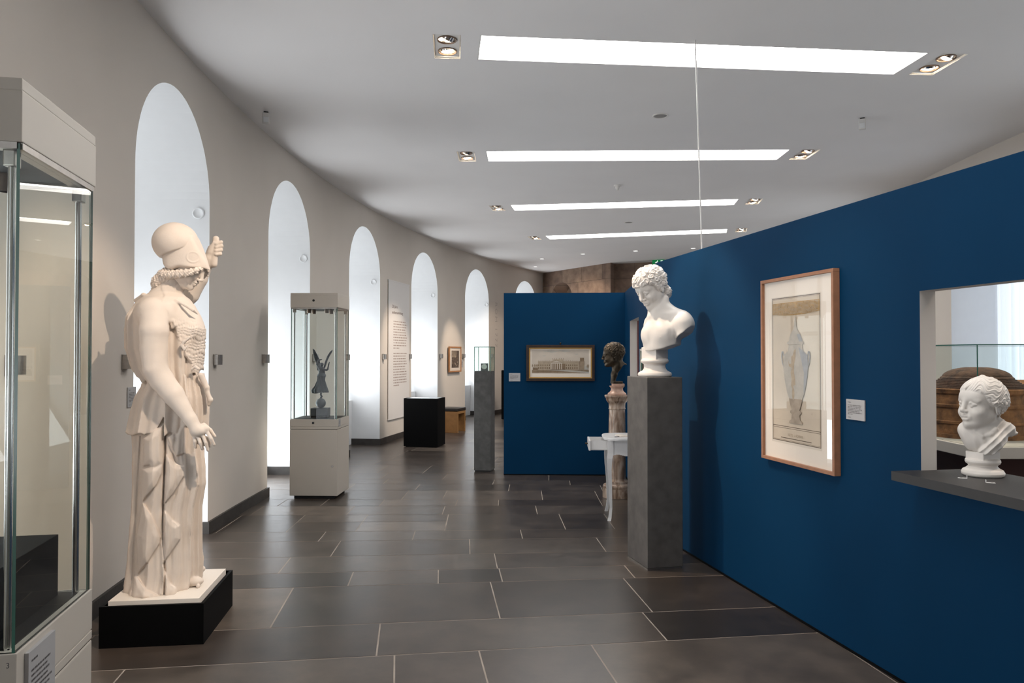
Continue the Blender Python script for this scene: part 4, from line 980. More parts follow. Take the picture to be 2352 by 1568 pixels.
# ------------------------------------------------------------------ the goddess
p0 = Vector((-2.242, 4.158, 0)); p1 = Vector((-1.700, 4.223, 0)); p2 = Vector((-1.824, 4.866, 0)); ux = (p1 - p0).normalized(); uy = Vector((-ux.y, ux.x, 0)); wx, wy = (p1 - p0).length, .655
cb = p0 + ux * wx / 2 + uy * wy / 2; RB = Matrix((ux, uy, (0, 0, 1))).transposed(); zr = .224
t = thing('statue_pedestal', 'low open-topped matt black box under the goddess statue', 'pedestal', cb, math.atan2(ux.y, ux.x))
mb = MB(); w = .018
for sx, sy, hx, hy in ((0, -wy / 2 + w / 2, wx / 2, w / 2), (0, wy / 2 - w / 2, wx / 2, w / 2), (-wx / 2 + w / 2, 0, w / 2, wy / 2 - w), (wx / 2 - w / 2, 0, w / 2, wy / 2 - w)): mb.box((sx, sy, zr / 2), (hx, hy, zr / 2))
mb.build('box_sides', M['black'], t)
mb = MB(); mb.box((0, 0, .102), (wx / 2 - w, wy / 2 - w, .102)); mb.build('support', M['black'], t)
t = thing('goddess_statue', 'white plaster statue of a helmeted robed goddess with one arm raised, on low black box', 'statue', AO)
link('figure', sdf_mesh(goddess_body, (-.36, -.36, -.02), (.42, .42, 2.12), .0044), M['plaster'], t)
link('head', sdf_mesh(goddess_head, (-.16, -.16, 1.62), (.3, .16, 2.0), .0027), M['plaster'], t)
link('helmet', sdf_mesh(goddess_helmet, (-.14, -.16, 1.8), (.32, .16, 2.2), .003), M['plaster'], t)
sl = [fl(252, 1387, .205), fl(455, 1381, .205)]
mb = MB()
cc = cb - Vector(AO); cc.z = 0
poly = [cc + RB @ Vector((x * (wx / 2 - .034), y * (wy / 2 - .034), 0)) for x, y in ((-1, -1), (1, -1), (1, 1), (-1, 1))]
mb.prism([(q.x, q.y) for q in poly], -.035, .003); mb.build('slab', M['plinthwhite'], t)

# ------------------------------------------------------------------ youth's bust on the stone block
q = [Vector((.929, 6.029, 0)), Vector((1.001, 5.650, 0)), Vector((1.278, 5.718, 0))]
ux = (q[2] - q[1]).normalized(); uy = Vector((-ux.y, ux.x, 0)); wx, wy = (q[2] - q[1]).length, .385; cp = q[1] + ux * wx / 2 + uy * wy / 2; ZP = 1.424
t = thing('stone_pedestal', 'tall dark basalt block pedestal under the white youth bust', 'pedestal', cp, math.atan2(ux.y, ux.x))
mb = MB(); mb.bx(-wx / 2, wx / 2, -wy / 2, wy / 2, .012, ZP, 0, .006); mb.build('block', M['basalt'], t)
mb = MB(); mb.bx(-wx / 2 - .001, wx / 2 - .012, -wy / 2 - .001, wy / 2 - .004, 0, .0125); mb.build('base_plate', M['steel'], t)
t = thing('marble_bust', 'white marble bust of a curly-haired youth looking down, on dark stone block', 'bust', (BO[0], BO[1], ZP))
link('head_and_chest', sdf_mesh(youth_bust, (-.32, -.38, .14), (.44, .32, .9), .0031), M['marble'], t)
link('socle', sdf_mesh(youth_socle, (-.15, -.15, -.01), (.15, .15, .25), .0028), M['marble'], t)

# ------------------------------------------------------------------ bronze head on the veined column
CC = Vector((1.178, 8.56, 0))
t = thing('marble_column', 'veined brown marble column under the bronze head', 'column pedestal', CC)
mb = MB(); mb.lathe([(0, .163), (.105, .163)], n=64); mb.build('base_drum', M['veined'], t)
mb = MB(); mb.lathe([(.105, .150), (.122, .158), (.140, .150), (.150, .126), (.156, .118), (.172, .122), (.18, .116), (.19, .102), (.21, .098)], n=64); mb.build('base_moulding', M['veined'], t)
mb = MB(); mb.lathe([(.205, .098), (.4, .097), (.8, .093), (.985, .0885)], n=64); mb.build('shaft', M['veined'], t)
mb = MB(); mb.lathe([(.975, .090), (.985, .096), (.995, .091), (1.045, .093), (1.055, .104), (1.075, .118), (1.085, .122), (1.10, .124), (1.115, .136), (1.13, .139), (1.137, .137)], n=64); mb.build('capital', M['veined'], t)
zc = 1.137
t = thing('bronze_bust', 'dark bronze head of a man in profile, on pink socle and marble column', 'bust', (CC.x, CC.y, zc))
mb = MB(); mb.lathe([(0, .100), (.010, .104), (.022, .100), (.032, .084), (.050, .070), (.072, .066), (.084, .072), (.095, .084), (.103, .086)], n=56); mb.bx(-.052, .078, -.06, .06, .100, .128, 0, .003); mb.build('socle', M['pinkmarble'], t)
o = link('head', sdf_mesh(bronze_head, (-.22, -.14, -.01), (.17, .14, .52), .0032), M['bronze'], t); o.location = (0.0, 0, .128)

# ------------------------------------------------------------------ white side table with an open drawer, and the book on it
TC = Vector((1.112, 7.545, 0)); trz = math.atan2(U2.y, U2.x) - PI / 2
t = thing('side_table', 'small white lacquered table with an open drawer, behind the stone block', 'table', TC, trz)
tw, td, zt = .165, .225, .765
def rrect(hx, hy, r, n=10): return [(sx * (hx - r) + r * math.cos(a), sy * (hy - r) + r * math.sin(a)) for sx, sy, a0 in ((1, 1, 0), (-1, 1, PI / 2), (-1, -1, PI), (1, -1, 1.5 * PI)) for a in [a0 + PI / 2 * i / n for i in range(n + 1)]]
mb = MB(); mb.prism(rrect(tw + .045, td + .045, .15), zt, zt + .012); mb.prism(rrect(tw + .052, td + .052, .155), zt + .011, zt + .021); mb.prism(rrect(tw + .046, td + .046, .15), zt + .02, zt + .026); mb.build('tabletop', M['white'], t)
mb = MB(); ap = .135
for s in (-1, 1):
    mb.bx(-tw, tw, s * td - .009, s * td + .009, zt - ap + .02, zt)
    for i in range(16):
        x0 = -tw + 2 * tw * i / 16; x1 = x0 + 2 * tw / 16; dz = .016 * (1 + math.cos((i + .5) / 16 * 4 * PI)) / 2
        mb.bx(x0, x1, s * td - .009, s * td + .009, zt - ap + .004 - dz, zt - ap + .021)
mb.bx(tw - .009, tw + .009, -td, td, zt - ap, zt); mb.bx(-tw - .009, -tw + .009, -td, td, zt - ap, zt - .108); mb.bx(-tw - .004, tw, -td, td, zt - .112, zt - .104)
mb.build('apron', M['white'], t)
for sx in (-1, 1):
    for sy in (-1, 1):
        mb = MB(); prof = [(zt, .026, 0), (zt - .12, .027, 0), (zt - .17, .025, .008), (zt - .28, .019, .010), (.35, .0155, .002), (.12, .0125, -.004), (.03, .0145, .006), (0, .0165, .014)]
        n = 8; vs = []
        for z, r, o_ in prof:
            for k in range(4):
                ax, ay = ((-1, -1), (1, -1), (1, 1), (-1, 1))[k]; vs.append((sx * (tw - .012 + o_) + ax * r, sy * (td - .012 + o_) + ay * r, z))
        fs = [(j * 4 + k, (j + 1) * 4 + k, (j + 1) * 4 + (k + 1) % 4, j * 4 + (k + 1) % 4) for j in range(7) for k in range(4)] + [(0, 1, 2, 3), (31, 30, 29, 28)]
        mb.add(vs, fs); mb.build('leg', M['white'], t)
mb = MB(); x0, x1, y1, za, zb = -tw - .175, -tw + .06, td - .055, zt - .100, zt - .006
mb.bx(x0, x1, -y1, -y1 + .01, za, zb); mb.bx(x0, x1, y1 - .01, y1, za, zb); mb.bx(x0, x1, -y1, y1, za, za + .008); mb.bx(x1 - .01, x1, -y1, y1, za, zb); mb.bx(x0 - .02, x0 + .002, -y1 - .012, y1 + .012, za - .004, zb + .002, 0, .008)
dr = mb.build('drawer', M['white'], t)
mb = MB(); mb.lathe([(0, .005), (.012, .006), (.016, .011), (.024, .010), (.028, .003)], n=20); kn = mb.build('knob', M['bronze'], dr); kn.matrix_local = frame_mat(Vector((x0 - .02, 0, (za + zb) / 2)), (0, 0, 1), (-1, 0, 0))
zb_ = zt + .026
t = thing('open_book', 'open pale book with a dark pen beside it on the white side table', 'book', (TC.x + .035, TC.y - .05, zb_), .15)
for s in (-1, 1):
    mb = MB(); v = []
    for i in range(9):
        x = i / 8 * .115; v += [(.0 + s * x, -.085, .003 + .010 * math.sin(min(1, i / 8) * PI * .8)), (s * x, .085, .003 + .010 * math.sin(min(1, i / 8) * PI * .8))]
    v2 = [(a_, b_, 0) for a_, b_, c_ in v]
    mb.add(v + v2, [(2 * i, 2 * i + 1, 2 * i + 3, 2 * i + 2) for i in range(8)] + [(18 + 2 * i, 18 + 2 * i + 2, 18 + 2 * i + 3, 18 + 2 * i + 1) for i in range(8)] + [(2 * i, 2 * i + 2, 20 + 2 * i, 18 + 2 * i) for i in range(8)] + [(2 * i + 1, 19 + 2 * i, 21 + 2 * i, 2 * i + 3) for i in range(8)] + [(16, 17, 35, 34)])
    mb.build('page_block', M['paper'], t)
mb = MB(); mb.tube([(TC.x - .12, TC.y - .16, zb_ + .004), (TC.x - .03, TC.y - .10, zb_ + .004)], .003, 8); tag(mb.build('pen', M['black']), 'thin dark pen lying on the white side table left of the open book', 'pen')

# ------------------------------------------------------------------ slender stone pillar with a glass cube and a medal
q0, q1, q2 = Vector((-.513, 10.44, 0)), Vector((-.268, 10.31, 0)), Vector((-.252, 10.42, 0)); PCt = Vector((-.378, 10.48, 0)); prz = -.20
t = thing('stone_pillar', 'slender grey lava stone pillar carrying a small glass cube', 'pedestal', PCt, prz)
mb = MB(); mb.bx(-.118, .118, -.118, .118, .016, 1.362, 0, .004); mb.build('block', M['concrete'], t)
mb = MB(); mb.bx(-.108, .108, -.108, .108, 0, .017); mb.build('base', M['dark'], t)
t = thing('glass_cube', 'small green-edged glass cube on the slender stone pillar', 'glass cover', (PCt.x, PCt.y, 1.362), prz)
glass_box(t, .236, .236, 0, .325, .008, M['glassgreen'], M['glassedge'])
mb = MB(); mb.bx(-.118, .118, -.118, .118, .325, .333); o = mb.build('glass_top', [M['glassgreen'], M['glassedge']], t)
for p in o.data.polygons: p.material_index = 0 if abs(p.normal.z) > .5 else 1
t = thing('medal', 'round silver medal on a small grey stand inside the glass cube', 'medal', (PCt.x, PCt.y, 1.362), prz + .12)
mb = MB(); mb.bx(-.048, .048, -.03, .03, 0, .105, 0, .002); mb.build('stand', M['concrete'], t)
mb = MB(); mb.lathe([(0, .037), (.004, .037), (.0045, .034), (.003, .032), (.005, .02), (.006, .001)], n=40); md = mb.build('disc', M['silver'], t); md.matrix_local = frame_mat(Vector((0, -.030, .062)), (1, 0, 0), (0, -1, 0))

# ------------------------------------------------------------------ black display box, stool, black case far back
q0, q1, q2 = fl(927, 1026), fl(1005, 1028), fl(1014, 1021); ux = (q1 - q0).normalized(); uy = Vector((-ux.y, ux.x, 0)); w, d = (q1 - q0).length, .45; c = q0 + ux * w / 2 + uy * d / 2
t = thing('table_showcase', 'black box showcase with a glass top, in front of the wooden stool', 'display case', c, math.atan2(ux.y, ux.x))
mb = MB(); hz = .835; mb.bx(-w / 2, w / 2, -d / 2, d / 2, .012, hz - .05); e = .02
for a_, b_, c_, d_ in ((-w / 2, w / 2, -d / 2, -d / 2 + e), (-w / 2, w / 2, d / 2 - e, d / 2), (-w / 2, -w / 2 + e, -d / 2 + e, d / 2 - e), (w / 2 - e, w / 2, -d / 2 + e, d / 2 - e)): mb.bx(a_, b_, c_, d_, hz - .05, hz)
mb.build('body', M['black'], t)
mb = MB(); mb.bx(-w / 2 + e, w / 2 - e, -d / 2 + e, d / 2 - e, hz - .008, hz - .003); mb.build('glass_top', M['frost'], t)
mb = MB(); mb.bx(-w / 2 + .03, w / 2 - .03, -d / 2 + .03, d / 2 - .03, 0, .013); mb.build('plinth', M['dark'], t)
q0, q1, q2 = fl(1010, 993), fl(1054, 994), fl(1069, 990); ux = (q1 - q0).normalized(); uy = Vector((-ux.y, ux.x, 0)); w, d = (q1 - q0).length, .44; c = q0 + ux * w / 2 + uy * d / 2
t = thing('wooden_stool', 'honey-coloured wooden stool with black leather cushion behind the black box', 'stool', c, math.atan2(ux.y, ux.x) - .10)
hz = .43
for y in (-d / 2, d / 2 - .05):
    mb = MB(); mb.bx(-w / 2, w / 2, y, y + .05, 0, hz, 0, .003); mb.build('side_panel', M['beech'], t)
mb = MB(); mb.bx(-w / 2, w / 2, -d / 2 + .05, d / 2 - .05, hz - .05, hz, 0, .003); mb.build('seat_board', M['beech'], t)
mb = MB(); mb.bx(-w / 2 - .008, w / 2 + .008, -d / 2 - .008, d / 2 + .008, hz, hz + .065, 0, .016); mb.build('cushion', M['leather'], t)
c = Vector((.10, 18.9, 0)); mb = MB(); mb.bx(-.36, .36, -.3, .3, .01, 1.19, 0, .004)
t = thing('tall_black_case', 'tall matt black case, a sliver of it left of the far blue wall', 'display case', c); mb.build('body', M['black'], t)
mb = MB(); mb.bx(-.33, .33, -.27, .27, 0, .011); mb.build('plinth', M['dark'], t)

# ------------------------------------------------------------------ on the curved wall
def wall_frame(s, z, off=-.001):
    o, t = wdir(s); return frame_mat(WP(s, off, z), t, -o)
FIT = ['right of the leftmost window, seen through the near showcase', 'left of the first window, half hidden by the goddess statue', 'right of the first window, beside the goddess statue', 'left of the second window, before the tall showcase', 'right of the second window, behind the tall showcase', 'left of the third window', 'right of the third window, left of the text banner', 'left of the fourth window, right of the text banner', 'right of the fourth window, left of the small framed print', 'left of the fifth window, right of the small framed print', 'right of the fifth window, under the grey wall lettering']
fs_ = [WIN[2] + .94] + [w + sg * .94 for w in WIN[3:7] for sg in (-1, 1)] + [WIN[7] - .94, WIN[7] + .94]
proto = None
for s, lab in zip(fs_, FIT):
    lab = 'half-round steel wall fitting ' + lab
    if proto is None:
        proto = thing('wall_fitting', lab, 'wall fitting', group='steel fittings beside the windows', mat=wall_frame(s, 1.545))
        mb = MB(); n = 20; r, dp, hh = .046, .068, .046; v = []
        pr = [(-r, .004)] + [(-r * math.cos(PI * i / n), dp - .035 + .035 * math.sin(PI * i / n)) for i in range(n + 1)] + [(r, .004)]
        for x, y in pr: v += [(x, -hh, y), (x, hh, y)]
        k = len(pr); mb.add(v, [(2 * i, 2 * i + 2, 2 * i + 3, 2 * i + 1) for i in range(k - 1)], 0, True); mb.add([v[2 * i] for i in range(k)], [tuple(range(k))]); mb.add([v[2 * i + 1] for i in range(k)], [tuple(range(k - 1, -1, -1))]); mb.build('shell', M['steel'], proto)
        mb = MB(); mb.box((0, 0, .002), (.05, .05, .002)); mb.build('wall_plate', M['steel'], proto)
    else: dup(proto, lab, mat=wall_frame(s, 1.545))
caption('caption_card', 'grey caption card on the wall left of the goddess statue', wall_frame(-3.04, 1.305), .135, .135, 9, 'caption cards', th=.008, seed=9)
# banner
A, B = WP(5.60, -.022), WP(6.76, -.022); u = (B - A).normalized(); o_ = Vector((u.y, -u.x, 0)); wB = (B - A).length
t = thing('text_banner', 'tall white text banner hanging on the wall between the third and fourth windows', 'banner', mat=frame_mat(Vector((A.x, A.y, .408)), u, o_))
hB = 2.53; mb = MB(); mb.bx(0, wB, 0, hB, -.012, 0); sh = mb.build('cloth', M['banner'], t)
for y0_, y1b in ((hB - .01, hB + .012), (-.014, .008)):
    mb = MB(); mb.bx(-.012, wB + .012, y0_, y1b, -.018, .002); mb.build('rail', M['banner'], t)
rng = random.Random(4); M['lettering2'] = mat('brown title lettering', (.20, .15, .13), .8)
for s_, y, w_, h_ in (('230 jahre', 2.02, .30, .072), ('antikensammlung', 1.915, .60, .068)):
    o = link('title', text_mesh(s_, w=w_, h=h_, bold=.012), M['lettering2'], t); o.location = (.17, y, .0012)
mb = MB(); scribble(mb, .25, 1.02, 1.80, .0495, 11, .019, 0, .001, rng, .86); scribble(mb, .25, 1.02, 1.80 - 12.0 * .0495, .0495, 13, .019, 0, .001, rng, .86)
o = mb.build('small_print', M['bannertext'], t); o['kind'] = 'stuff'
# small framed print
A, B = WP(9.10, -.03), WP(9.86, -.03); u = (B - A).normalized(); o_ = Vector((u.y, -u.x, 0)); w = (B - A).length; h = .585
def picture(name, label, mtx, w, h, fw, fd, fmat, cat='picture', inner=None, matw=None, glassy=True):
    t = thing(name, label, cat, mat=mtx)
    mb = MB()
    for a_, b_, c_, d_ in ((-w / 2, w / 2, -h / 2, -h / 2 + fw), (-w / 2, w / 2, h / 2 - fw, h / 2), (-w / 2, -w / 2 + fw, -h / 2 + fw, h / 2 - fw), (w / 2 - fw, w / 2, -h / 2 + fw, h / 2 - fw)): mb.bx(a_, b_, c_, d_, 0, fd, 0, .0015)
    mb.build('frame', fmat, t)
    z = fd * .55
    if inner:
        mb = MB(); iw, im = inner; x, y = w / 2 - fw, h / 2 - fw
        for a_, b_, c_, d_ in ((-x, x, -y, -y + iw), (-x, x, y - iw, y), (-x, -x + iw, -y + iw, y - iw), (x - iw, x, -y + iw, y - iw)): mb.bx(a_, b_, c_, d_, .002, fd * .85, 0, .003)
        mb.build('inner_frame', im, t)
    mb = MB(); mb.bx(-w / 2 + fw * .5, w / 2 - fw * .5, -h / 2 + fw * .5, h / 2 - fw * .5, .001, z); mb.build('mat_board', M['paper'], t)
    if glassy:
        mb = MB(); x, y = w / 2 - fw, h / 2 - fw; mb.add([(-x, -y, z + .006), (x, -y, z + .006), (x, y, z + .006), (-x, y, z + .006)], [(0, 1, 2, 3)]); mb.build('glass_pane', M['picglass'], t)
    return t, z
t, z = picture('framed_print', 'small dark engraving in an orange wood frame between two window niches', frame_mat((A + B) / 2 + Vector((0, 0, 1.47)), u, o_), w, h, .032, .032, M['frameorange'])
mb = MB(); rng = random.Random(8); x0, x1, y0, y1 = -w * .29, w * .33, -h * .33, h * .34
mb.add([(x0, y0, z + .001), (x1, y0, z + .001), (x1, y1, z + .001), (x0, y1, z + .001)], [(0, 1, 2, 3)], 0)
for i in range(46):
    x = rng.uniform(x0, x1 - .05); y = rng.uniform(y0, y1 - .06); a_, b_ = rng.uniform(.015, .05), rng.uniform(.02, .07)
    mb.add([(x, y, z + .0014 + i * 1e-5), (x + a_, y + .01, z + .0014 + i * 1e-5), (x + a_ * .8, y + b_, z + .0014 + i * 1e-5), (x + a_ * .2, y + b_ * .8, z + .0014 + i * 1e-5)], [(0, 1, 2, 3)], rng.choice([1, 1, 2]))
for i in range(9):
    x = x0 + .02 + (x1 - x0) * .62 * i / 9; mb.add([(x, y1 - .15, z + .002), (x + .02, y1 - .15, z + .002), (x + .028, y1 - .005, z + .002), (x + .018, y1 - .0, z + .002)], [(0, 1, 2, 3)], 2)
mb.build('engraving', [M['print'], M['ink'], M['sepia2']], t)
caption('caption_card', 'small pale caption card on the wall just right of the small framed print', wall_frame(10.02, 1.36), .17, .17, 7, 'caption cards', th=.006, seed=10)
# lettering on the wall, read downwards
o, tt = wdir(12.31); me = text_mesh('ROM 1777', w=1.18, h=.150, sp=1.35, bold=-.008)
ob = link('wall_lettering', me, M['lettering']); tag(ob, 'thin grey upright lettering ROM 1777 on the curved wall beside the far blue wall', 'lettering')
bm = bmesh.new(); bm.from_mesh(me)
for v in bm.verts: a_, b_ = v.co.x, v.co.y; q = WP(12.237 + b_, -.003, 2.955 - a_); v.co = q
bmesh.ops.recalc_face_normals(bm, faces=bm.faces); bm.to_mesh(me); bm.free()

# ------------------------------------------------------------------ far blue wall: the framed view of a palace, its card
fr = [hit(1209, 792, F0 + NF * .035, NF), hit(1366, 792, F0 + NF * .035, NF), hit(1366, 875, F0 + NF * .035, NF)]
w, h = (fr[1] - fr[0]).length, fr[1].z - fr[2].z; c = (fr[0] + fr[2]) / 2 - NF * .034
t, z = picture('framed_drawing', 'wide sepia drawing of a palace in a dark frame with gold edge', frame_mat(c, UF, NF), w, h, .034, .034, M['walnut'], inner=(.017, M['gold']), glassy=False)
mb = MB(); mb.tube([(0, h / 2 - .002, .012), (0, h / 2 + .018, .012)], .006, 10); mb.lathe([(-.0, .012), (.006, .012), (.010, .004)], (0, h / 2 + .022, .014), 16); mb.build('hanging_hook', M['bronze'], t)
mb = MB(); zz = [z]
def Q(x0, y0, x1, y1, m):
    zz[0] += .00006; mb.add([(x0, y0, zz[0]), (x1, y0, zz[0]), (x1, y1, zz[0]), (x0, y1, zz[0])], [(0, 1, 2, 3)], m)
def T(pts, m): zz[0] += .00006; mb.add([(x, y, zz[0]) for x, y in pts], [tuple(range(len(pts)))], m)
def NX(x): return (x - 1250) / 1560 * w     # photograph's zoom to picture units
def NY(y): return -(y - 612) / 830 * h
Q(NX(598), NY(850), NX(1898), NY(308), 0)
for x0, y0, x1, y1 in ((830, 330, 1240, 375), (1180, 325, 1500, 360), (820, 445, 930, 460), (1560, 405, 1660, 420)): T([(NX(x0), NY(y0)), (NX((x0 + x1) / 2), NY(y1)), (NX(x1), NY((y0 + y1) / 2)), (NX((x0 + x1) / 2 + 40), NY(y0 - 8))], 4)
Q(NX(598), NY(850), NX(1898), NY(770), 2); Q(NX(598), NY(815), NX(1898), NY(790), 3); T([(NX(940), NY(775)), (NX(1898), NY(845)), (NX(1898), NY(815)), (NX(1380), NY(770))], 4)
Q(NX(620), NY(770), NX(735), NY(715), 3)
for x in (610, 660, 695, 725): T([(NX(x - 18), NY(690)), (NX(x), NY(700)), (NX(x + 18), NY(685)), (NX(x + 12), NY(650)), (NX(x - 6), NY(636))], 2)
Q(NX(735), NY(768), NX(1662), NY(572), 1); Q(NX(735), NY(604), NX(1662), NY(598), 2); Q(NX(735), NY(576), NX(1662), NY(570), 2); Q(NX(735), NY(634), NX(1662), NY(630), 2)
for i in range(19):
    x = 752 + i * 48.6
    if 1020 < x < 1350: continue
    Q(NX(x - 11), NY(682), NX(x + 13), NY(645), 3); Q(NX(x - 12), NY(752), NX(x + 14), NY(704), 3); Q(NX(x - 3), NY(570), NX(x + 3), NY(548), 2)
Q(NX(1070), NY(600), NX(1320), NY(528), 1); T([(NX(1020), NY(602)), (NX(1300), NY(602)), (NX(1160), NY(540))], 2); T([(NX(1056), NY(596)), (NX(1264), NY(596)), (NX(1160), NY(552))], 0)
Q(NX(1030), NY(628), NX(1290), NY(604), 0); Q(NX(1035), NY(765), NX(1360), NY(628), 3)
for x in (1042, 1080, 1128, 1180, 1228, 1276): Q(NX(x - 9), NY(760), NX(x + 9), NY(628), 0)
for x in (1075, 1115, 1160, 1220, 1270, 1315): Q(NX(x - 4), NY(530), NX(x + 4), NY(500), 3)
Q(NX(1668), NY(765), NX(1795), NY(570), 2); Q(NX(1698), NY(575), NX(1785), NY(495), 3); Q(NX(1690), NY(500), NX(1790), NY(490), 2); Q(NX(1795), NY(765), NX(1870), NY(680), 4)
T([(NX(1845), NY(720)), (NX(1895), NY(715)), (NX(1898), NY(650)), (NX(1870), NY(640)), (NX(1850), NY(670))], 2)
mb.build('drawing', [mat('pale drawing sky', (.56, .485, .405), .85, noise=.05, nscale=8), M['sepia2'], M['sepia'], mat('darker sepia', (.21, .145, .09), .85, noise=.2, nscale=40), M['greywash']], t)
c = hit(1182, 866, F0 + NF * .006, NF); caption('caption_card', 'pale grey caption card on the far blue wall, left of the palace drawing', frame_mat(c - NF * .005, UF, NF), .15, .108, 8, 'caption cards', seed=12)

# ------------------------------------------------------------------ near blue wall: tall framed vase drawing, its card
PF = K + N1 * .040
g = [hit(1745.9, 645.1, PF, N1), hit(1913.8, 615.5, PF, N1), hit(1916.8, 1092.8, PF, N1), hit(1749.6, 1051.4, PF, N1)]
w = ((g[1] - g[0]).dot(U1) + (g[2] - g[3]).dot(U1)) / 2; h = ((g[0].z - g[3].z) + (g[1].z - g[2].z)) / 2; c = (g[0] + g[1] + g[2] + g[3]) / 4 - N1 * .039
MF = frame_mat(c, U1, N1)
t, z = picture('framed_drawing', 'tall vase drawing in a reddish wood frame on the near blue wall', MF, w, h, .020, .040, M['oakframe'])
inv = MF.inverted()
def PX(px, py): q_ = inv @ hit(px, py, PF - N1 * .016, N1); return q_.x, q_.y
def PZ(x, y): return PX(1680 + x / 2.7027, 560 + y / 2.7027)       # coordinates of the zoomed view
mb = MB(); zz = [z + .0006]
sheet = [PZ(250, 343), PZ(552, 303), PZ(556, 1268), PZ(261, 1212)]; xl = (sheet[0][0] + sheet[3][0]) / 2; xr = (sheet[1][0] + sheet[2][0]) / 2; yt = (sheet[0][1] + sheet[1][1]) / 2; yb = (sheet[2][1] + sheet[3][1]) / 2
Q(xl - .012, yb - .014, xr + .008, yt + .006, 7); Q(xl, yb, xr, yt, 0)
def fw_(x0, y0, x1, y1, tk): Q(x0, y0, x1, y0 + tk, 1); Q(x0, y1 - tk, x1, y1, 1); Q(x0, y0, x0 + tk, y1, 1); Q(x1 - tk, y0, x1, y1, 1)
fw_(xl, yb, xr, yt, .0045); fw_(xl + .008, yb + .008, xr - .008, yt - .008, .0015)
y1_ = (PZ(262, 1122)[1] + PZ(551, 1168)[1]) / 2; Q(xl, y1_, xr, y1_ + .003, 1); Q(xl, y1_ - .010, xr, y1_ - .008, 1)
a_, b_ = PZ(308, 1200), PZ(498, 1236); Q(a_[0], (a_[1] + b_[1]) / 2, b_[0], (a_[1] + b_[1]) / 2 + .004, 1)
# festoon of writing across the top
ft, fb = (PZ(252, 365)[1] + PZ(545, 352)[1]) / 2, (PZ(252, 430)[1] + PZ(545, 425)[1]) / 2
T([(xl + .006, ft)] + [(xl + .006 + (xr - xl - .012) * i / 10, fb - .014 * math.sin(PI * i / 10)) for i in range(11)] + [(xr - .006, ft)], 2)
rng = random.Random(2)
for r_ in range(9):
    x = xl + .016; y = ft - .006 - r_ * (ft - fb) * .115
    while x < xr - .03: ww = rng.uniform(.010, .09); Q(x, y - .0035, min(x + ww, xr - .014), y, 3); x += ww + rng.uniform(.003, .010)
px_ = PZ(376, 640)[0]; Q(px_ - .004, PZ(376, 700)[1], px_ - .001, fb - .012, 3); Q(px_ + .006, PZ(376, 700)[1], px_ + .009, fb - .012, 3)
# the vase: lid, body, handles, foot
vx = (PZ(318, 700)[0] + PZ(490, 700)[0]) / 2
def VL(pts, m, k=1): T([(vx - q_ * k, y) for q_, y in pts] + [(vx + q_ * k, y) for q_, y in reversed(pts)], m)
def VY(y): return PZ(400, y)[1]
wv = (PZ(490, 760)[0] - PZ(318, 760)[0]) / 2 * .92
VL([(.004, VY(455)), (.010, VY(490)), (.016, VY(525)), (wv * .38, VY(560)), (wv * .50, VY(600)), (wv * .64, VY(608)), (wv * .64, VY(618)), (wv * .55, VY(624))], 4)
VL([(wv * .52, VY(626)), (wv * .60, VY(665)), (wv * .93, VY(690)), (wv * .98, VY(760)), (wv * .86, VY(850)), (wv * .66, VY(930)), (wv * .50, VY(962))], 4)
T([(vx + wv * .25, VY(640)), (vx + wv * .62, VY(665)), (vx + wv * .93, VY(692)), (vx + wv * .97, VY(760)), (vx + wv * .84, VY(855)), (vx + wv * .62, VY(930)), (vx + wv * .66, VY(800))], 5)
T([(vx + wv * .12, VY(560)), (vx + wv * .38, VY(560)), (vx + wv * .58, VY(606)), (vx + wv * .3, VY(606))], 5)
VL([(wv * .52, VY(962)), (wv * .40, VY(1005)), (wv * .30, VY(1030)), (wv * .44, VY(1040)), (wv * .44, VY(1050)), (wv * .30, VY(1058)), (wv * .34, VY(1090)), (wv * .52, VY(1104)), (wv * .52, VY(1114))], 6)
for s in (-1, 1):
    o1 = [(vx + s * wv * q_, VY(y)) for q_, y in ((.92, 690), (.98, 664), (1.10, 668), (1.15, 700), (1.08, 740), (.98, 762))]; o2 = [(vx + s * wv * q_, VY(y)) for q_, y in ((.98, 748), (1.03, 730), (1.07, 700), (1.05, 680), (1.0, 678), (.95, 700))]
    T(o1 + o2, 5)
# winged figure on the vase
fx = PZ(385, 800)[0]
T([(fx + q_ * wv, VY(y)) for q_, y in ((-.10, 700), (.02, 690), (.12, 660), (.26, 652), (.24, 700), (.14, 740), (.10, 790), (.20, 840), (.22, 875), (.06, 880), (-.02, 905), (-.12, 880), (-.08, 840), (-.16, 800), (-.06, 770), (-.30, 760), (-.34, 720), (-.26, 745), (-.10, 745))], 3)
T([(fx + .04 * wv + .10 * wv * math.cos(i * PI / 8), VY(930) + .055 * h * .6 * math.sin(i * PI / 8)) for i in range(16)], 3)
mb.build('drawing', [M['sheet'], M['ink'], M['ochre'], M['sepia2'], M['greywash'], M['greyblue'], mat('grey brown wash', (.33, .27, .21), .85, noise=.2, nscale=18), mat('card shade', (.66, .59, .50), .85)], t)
a_, b_ = PZ(356, 1180), PZ(455, 1196); ob = link('caption_lettering', text_mesh('VICTO . A ROMANI .', w=b_[0] - a_[0], h=.016, sp=1.1), M['sepia'], t); ob.location = (a_[0], (a_[1] + b_[1]) / 2 - .012, zz[0] + .0008)
c = hit(1964, 941, K + N1 * .008, N1); cw = (hit(1985, 941, K + N1 * .008, N1) - hit(1943, 941, K + N1 * .008, N1)).dot(U1); chh = hit(1964, 916, K + N1 * .008, N1).z - hit(1964, 963, K + N1 * .008, N1).z
caption('caption_card', 'pale grey caption card on the near blue wall, right of the vase drawing', frame_mat(c - N1 * .007, U1, N1), cw, chh, 9, 'caption cards', th=.007, seed=14)
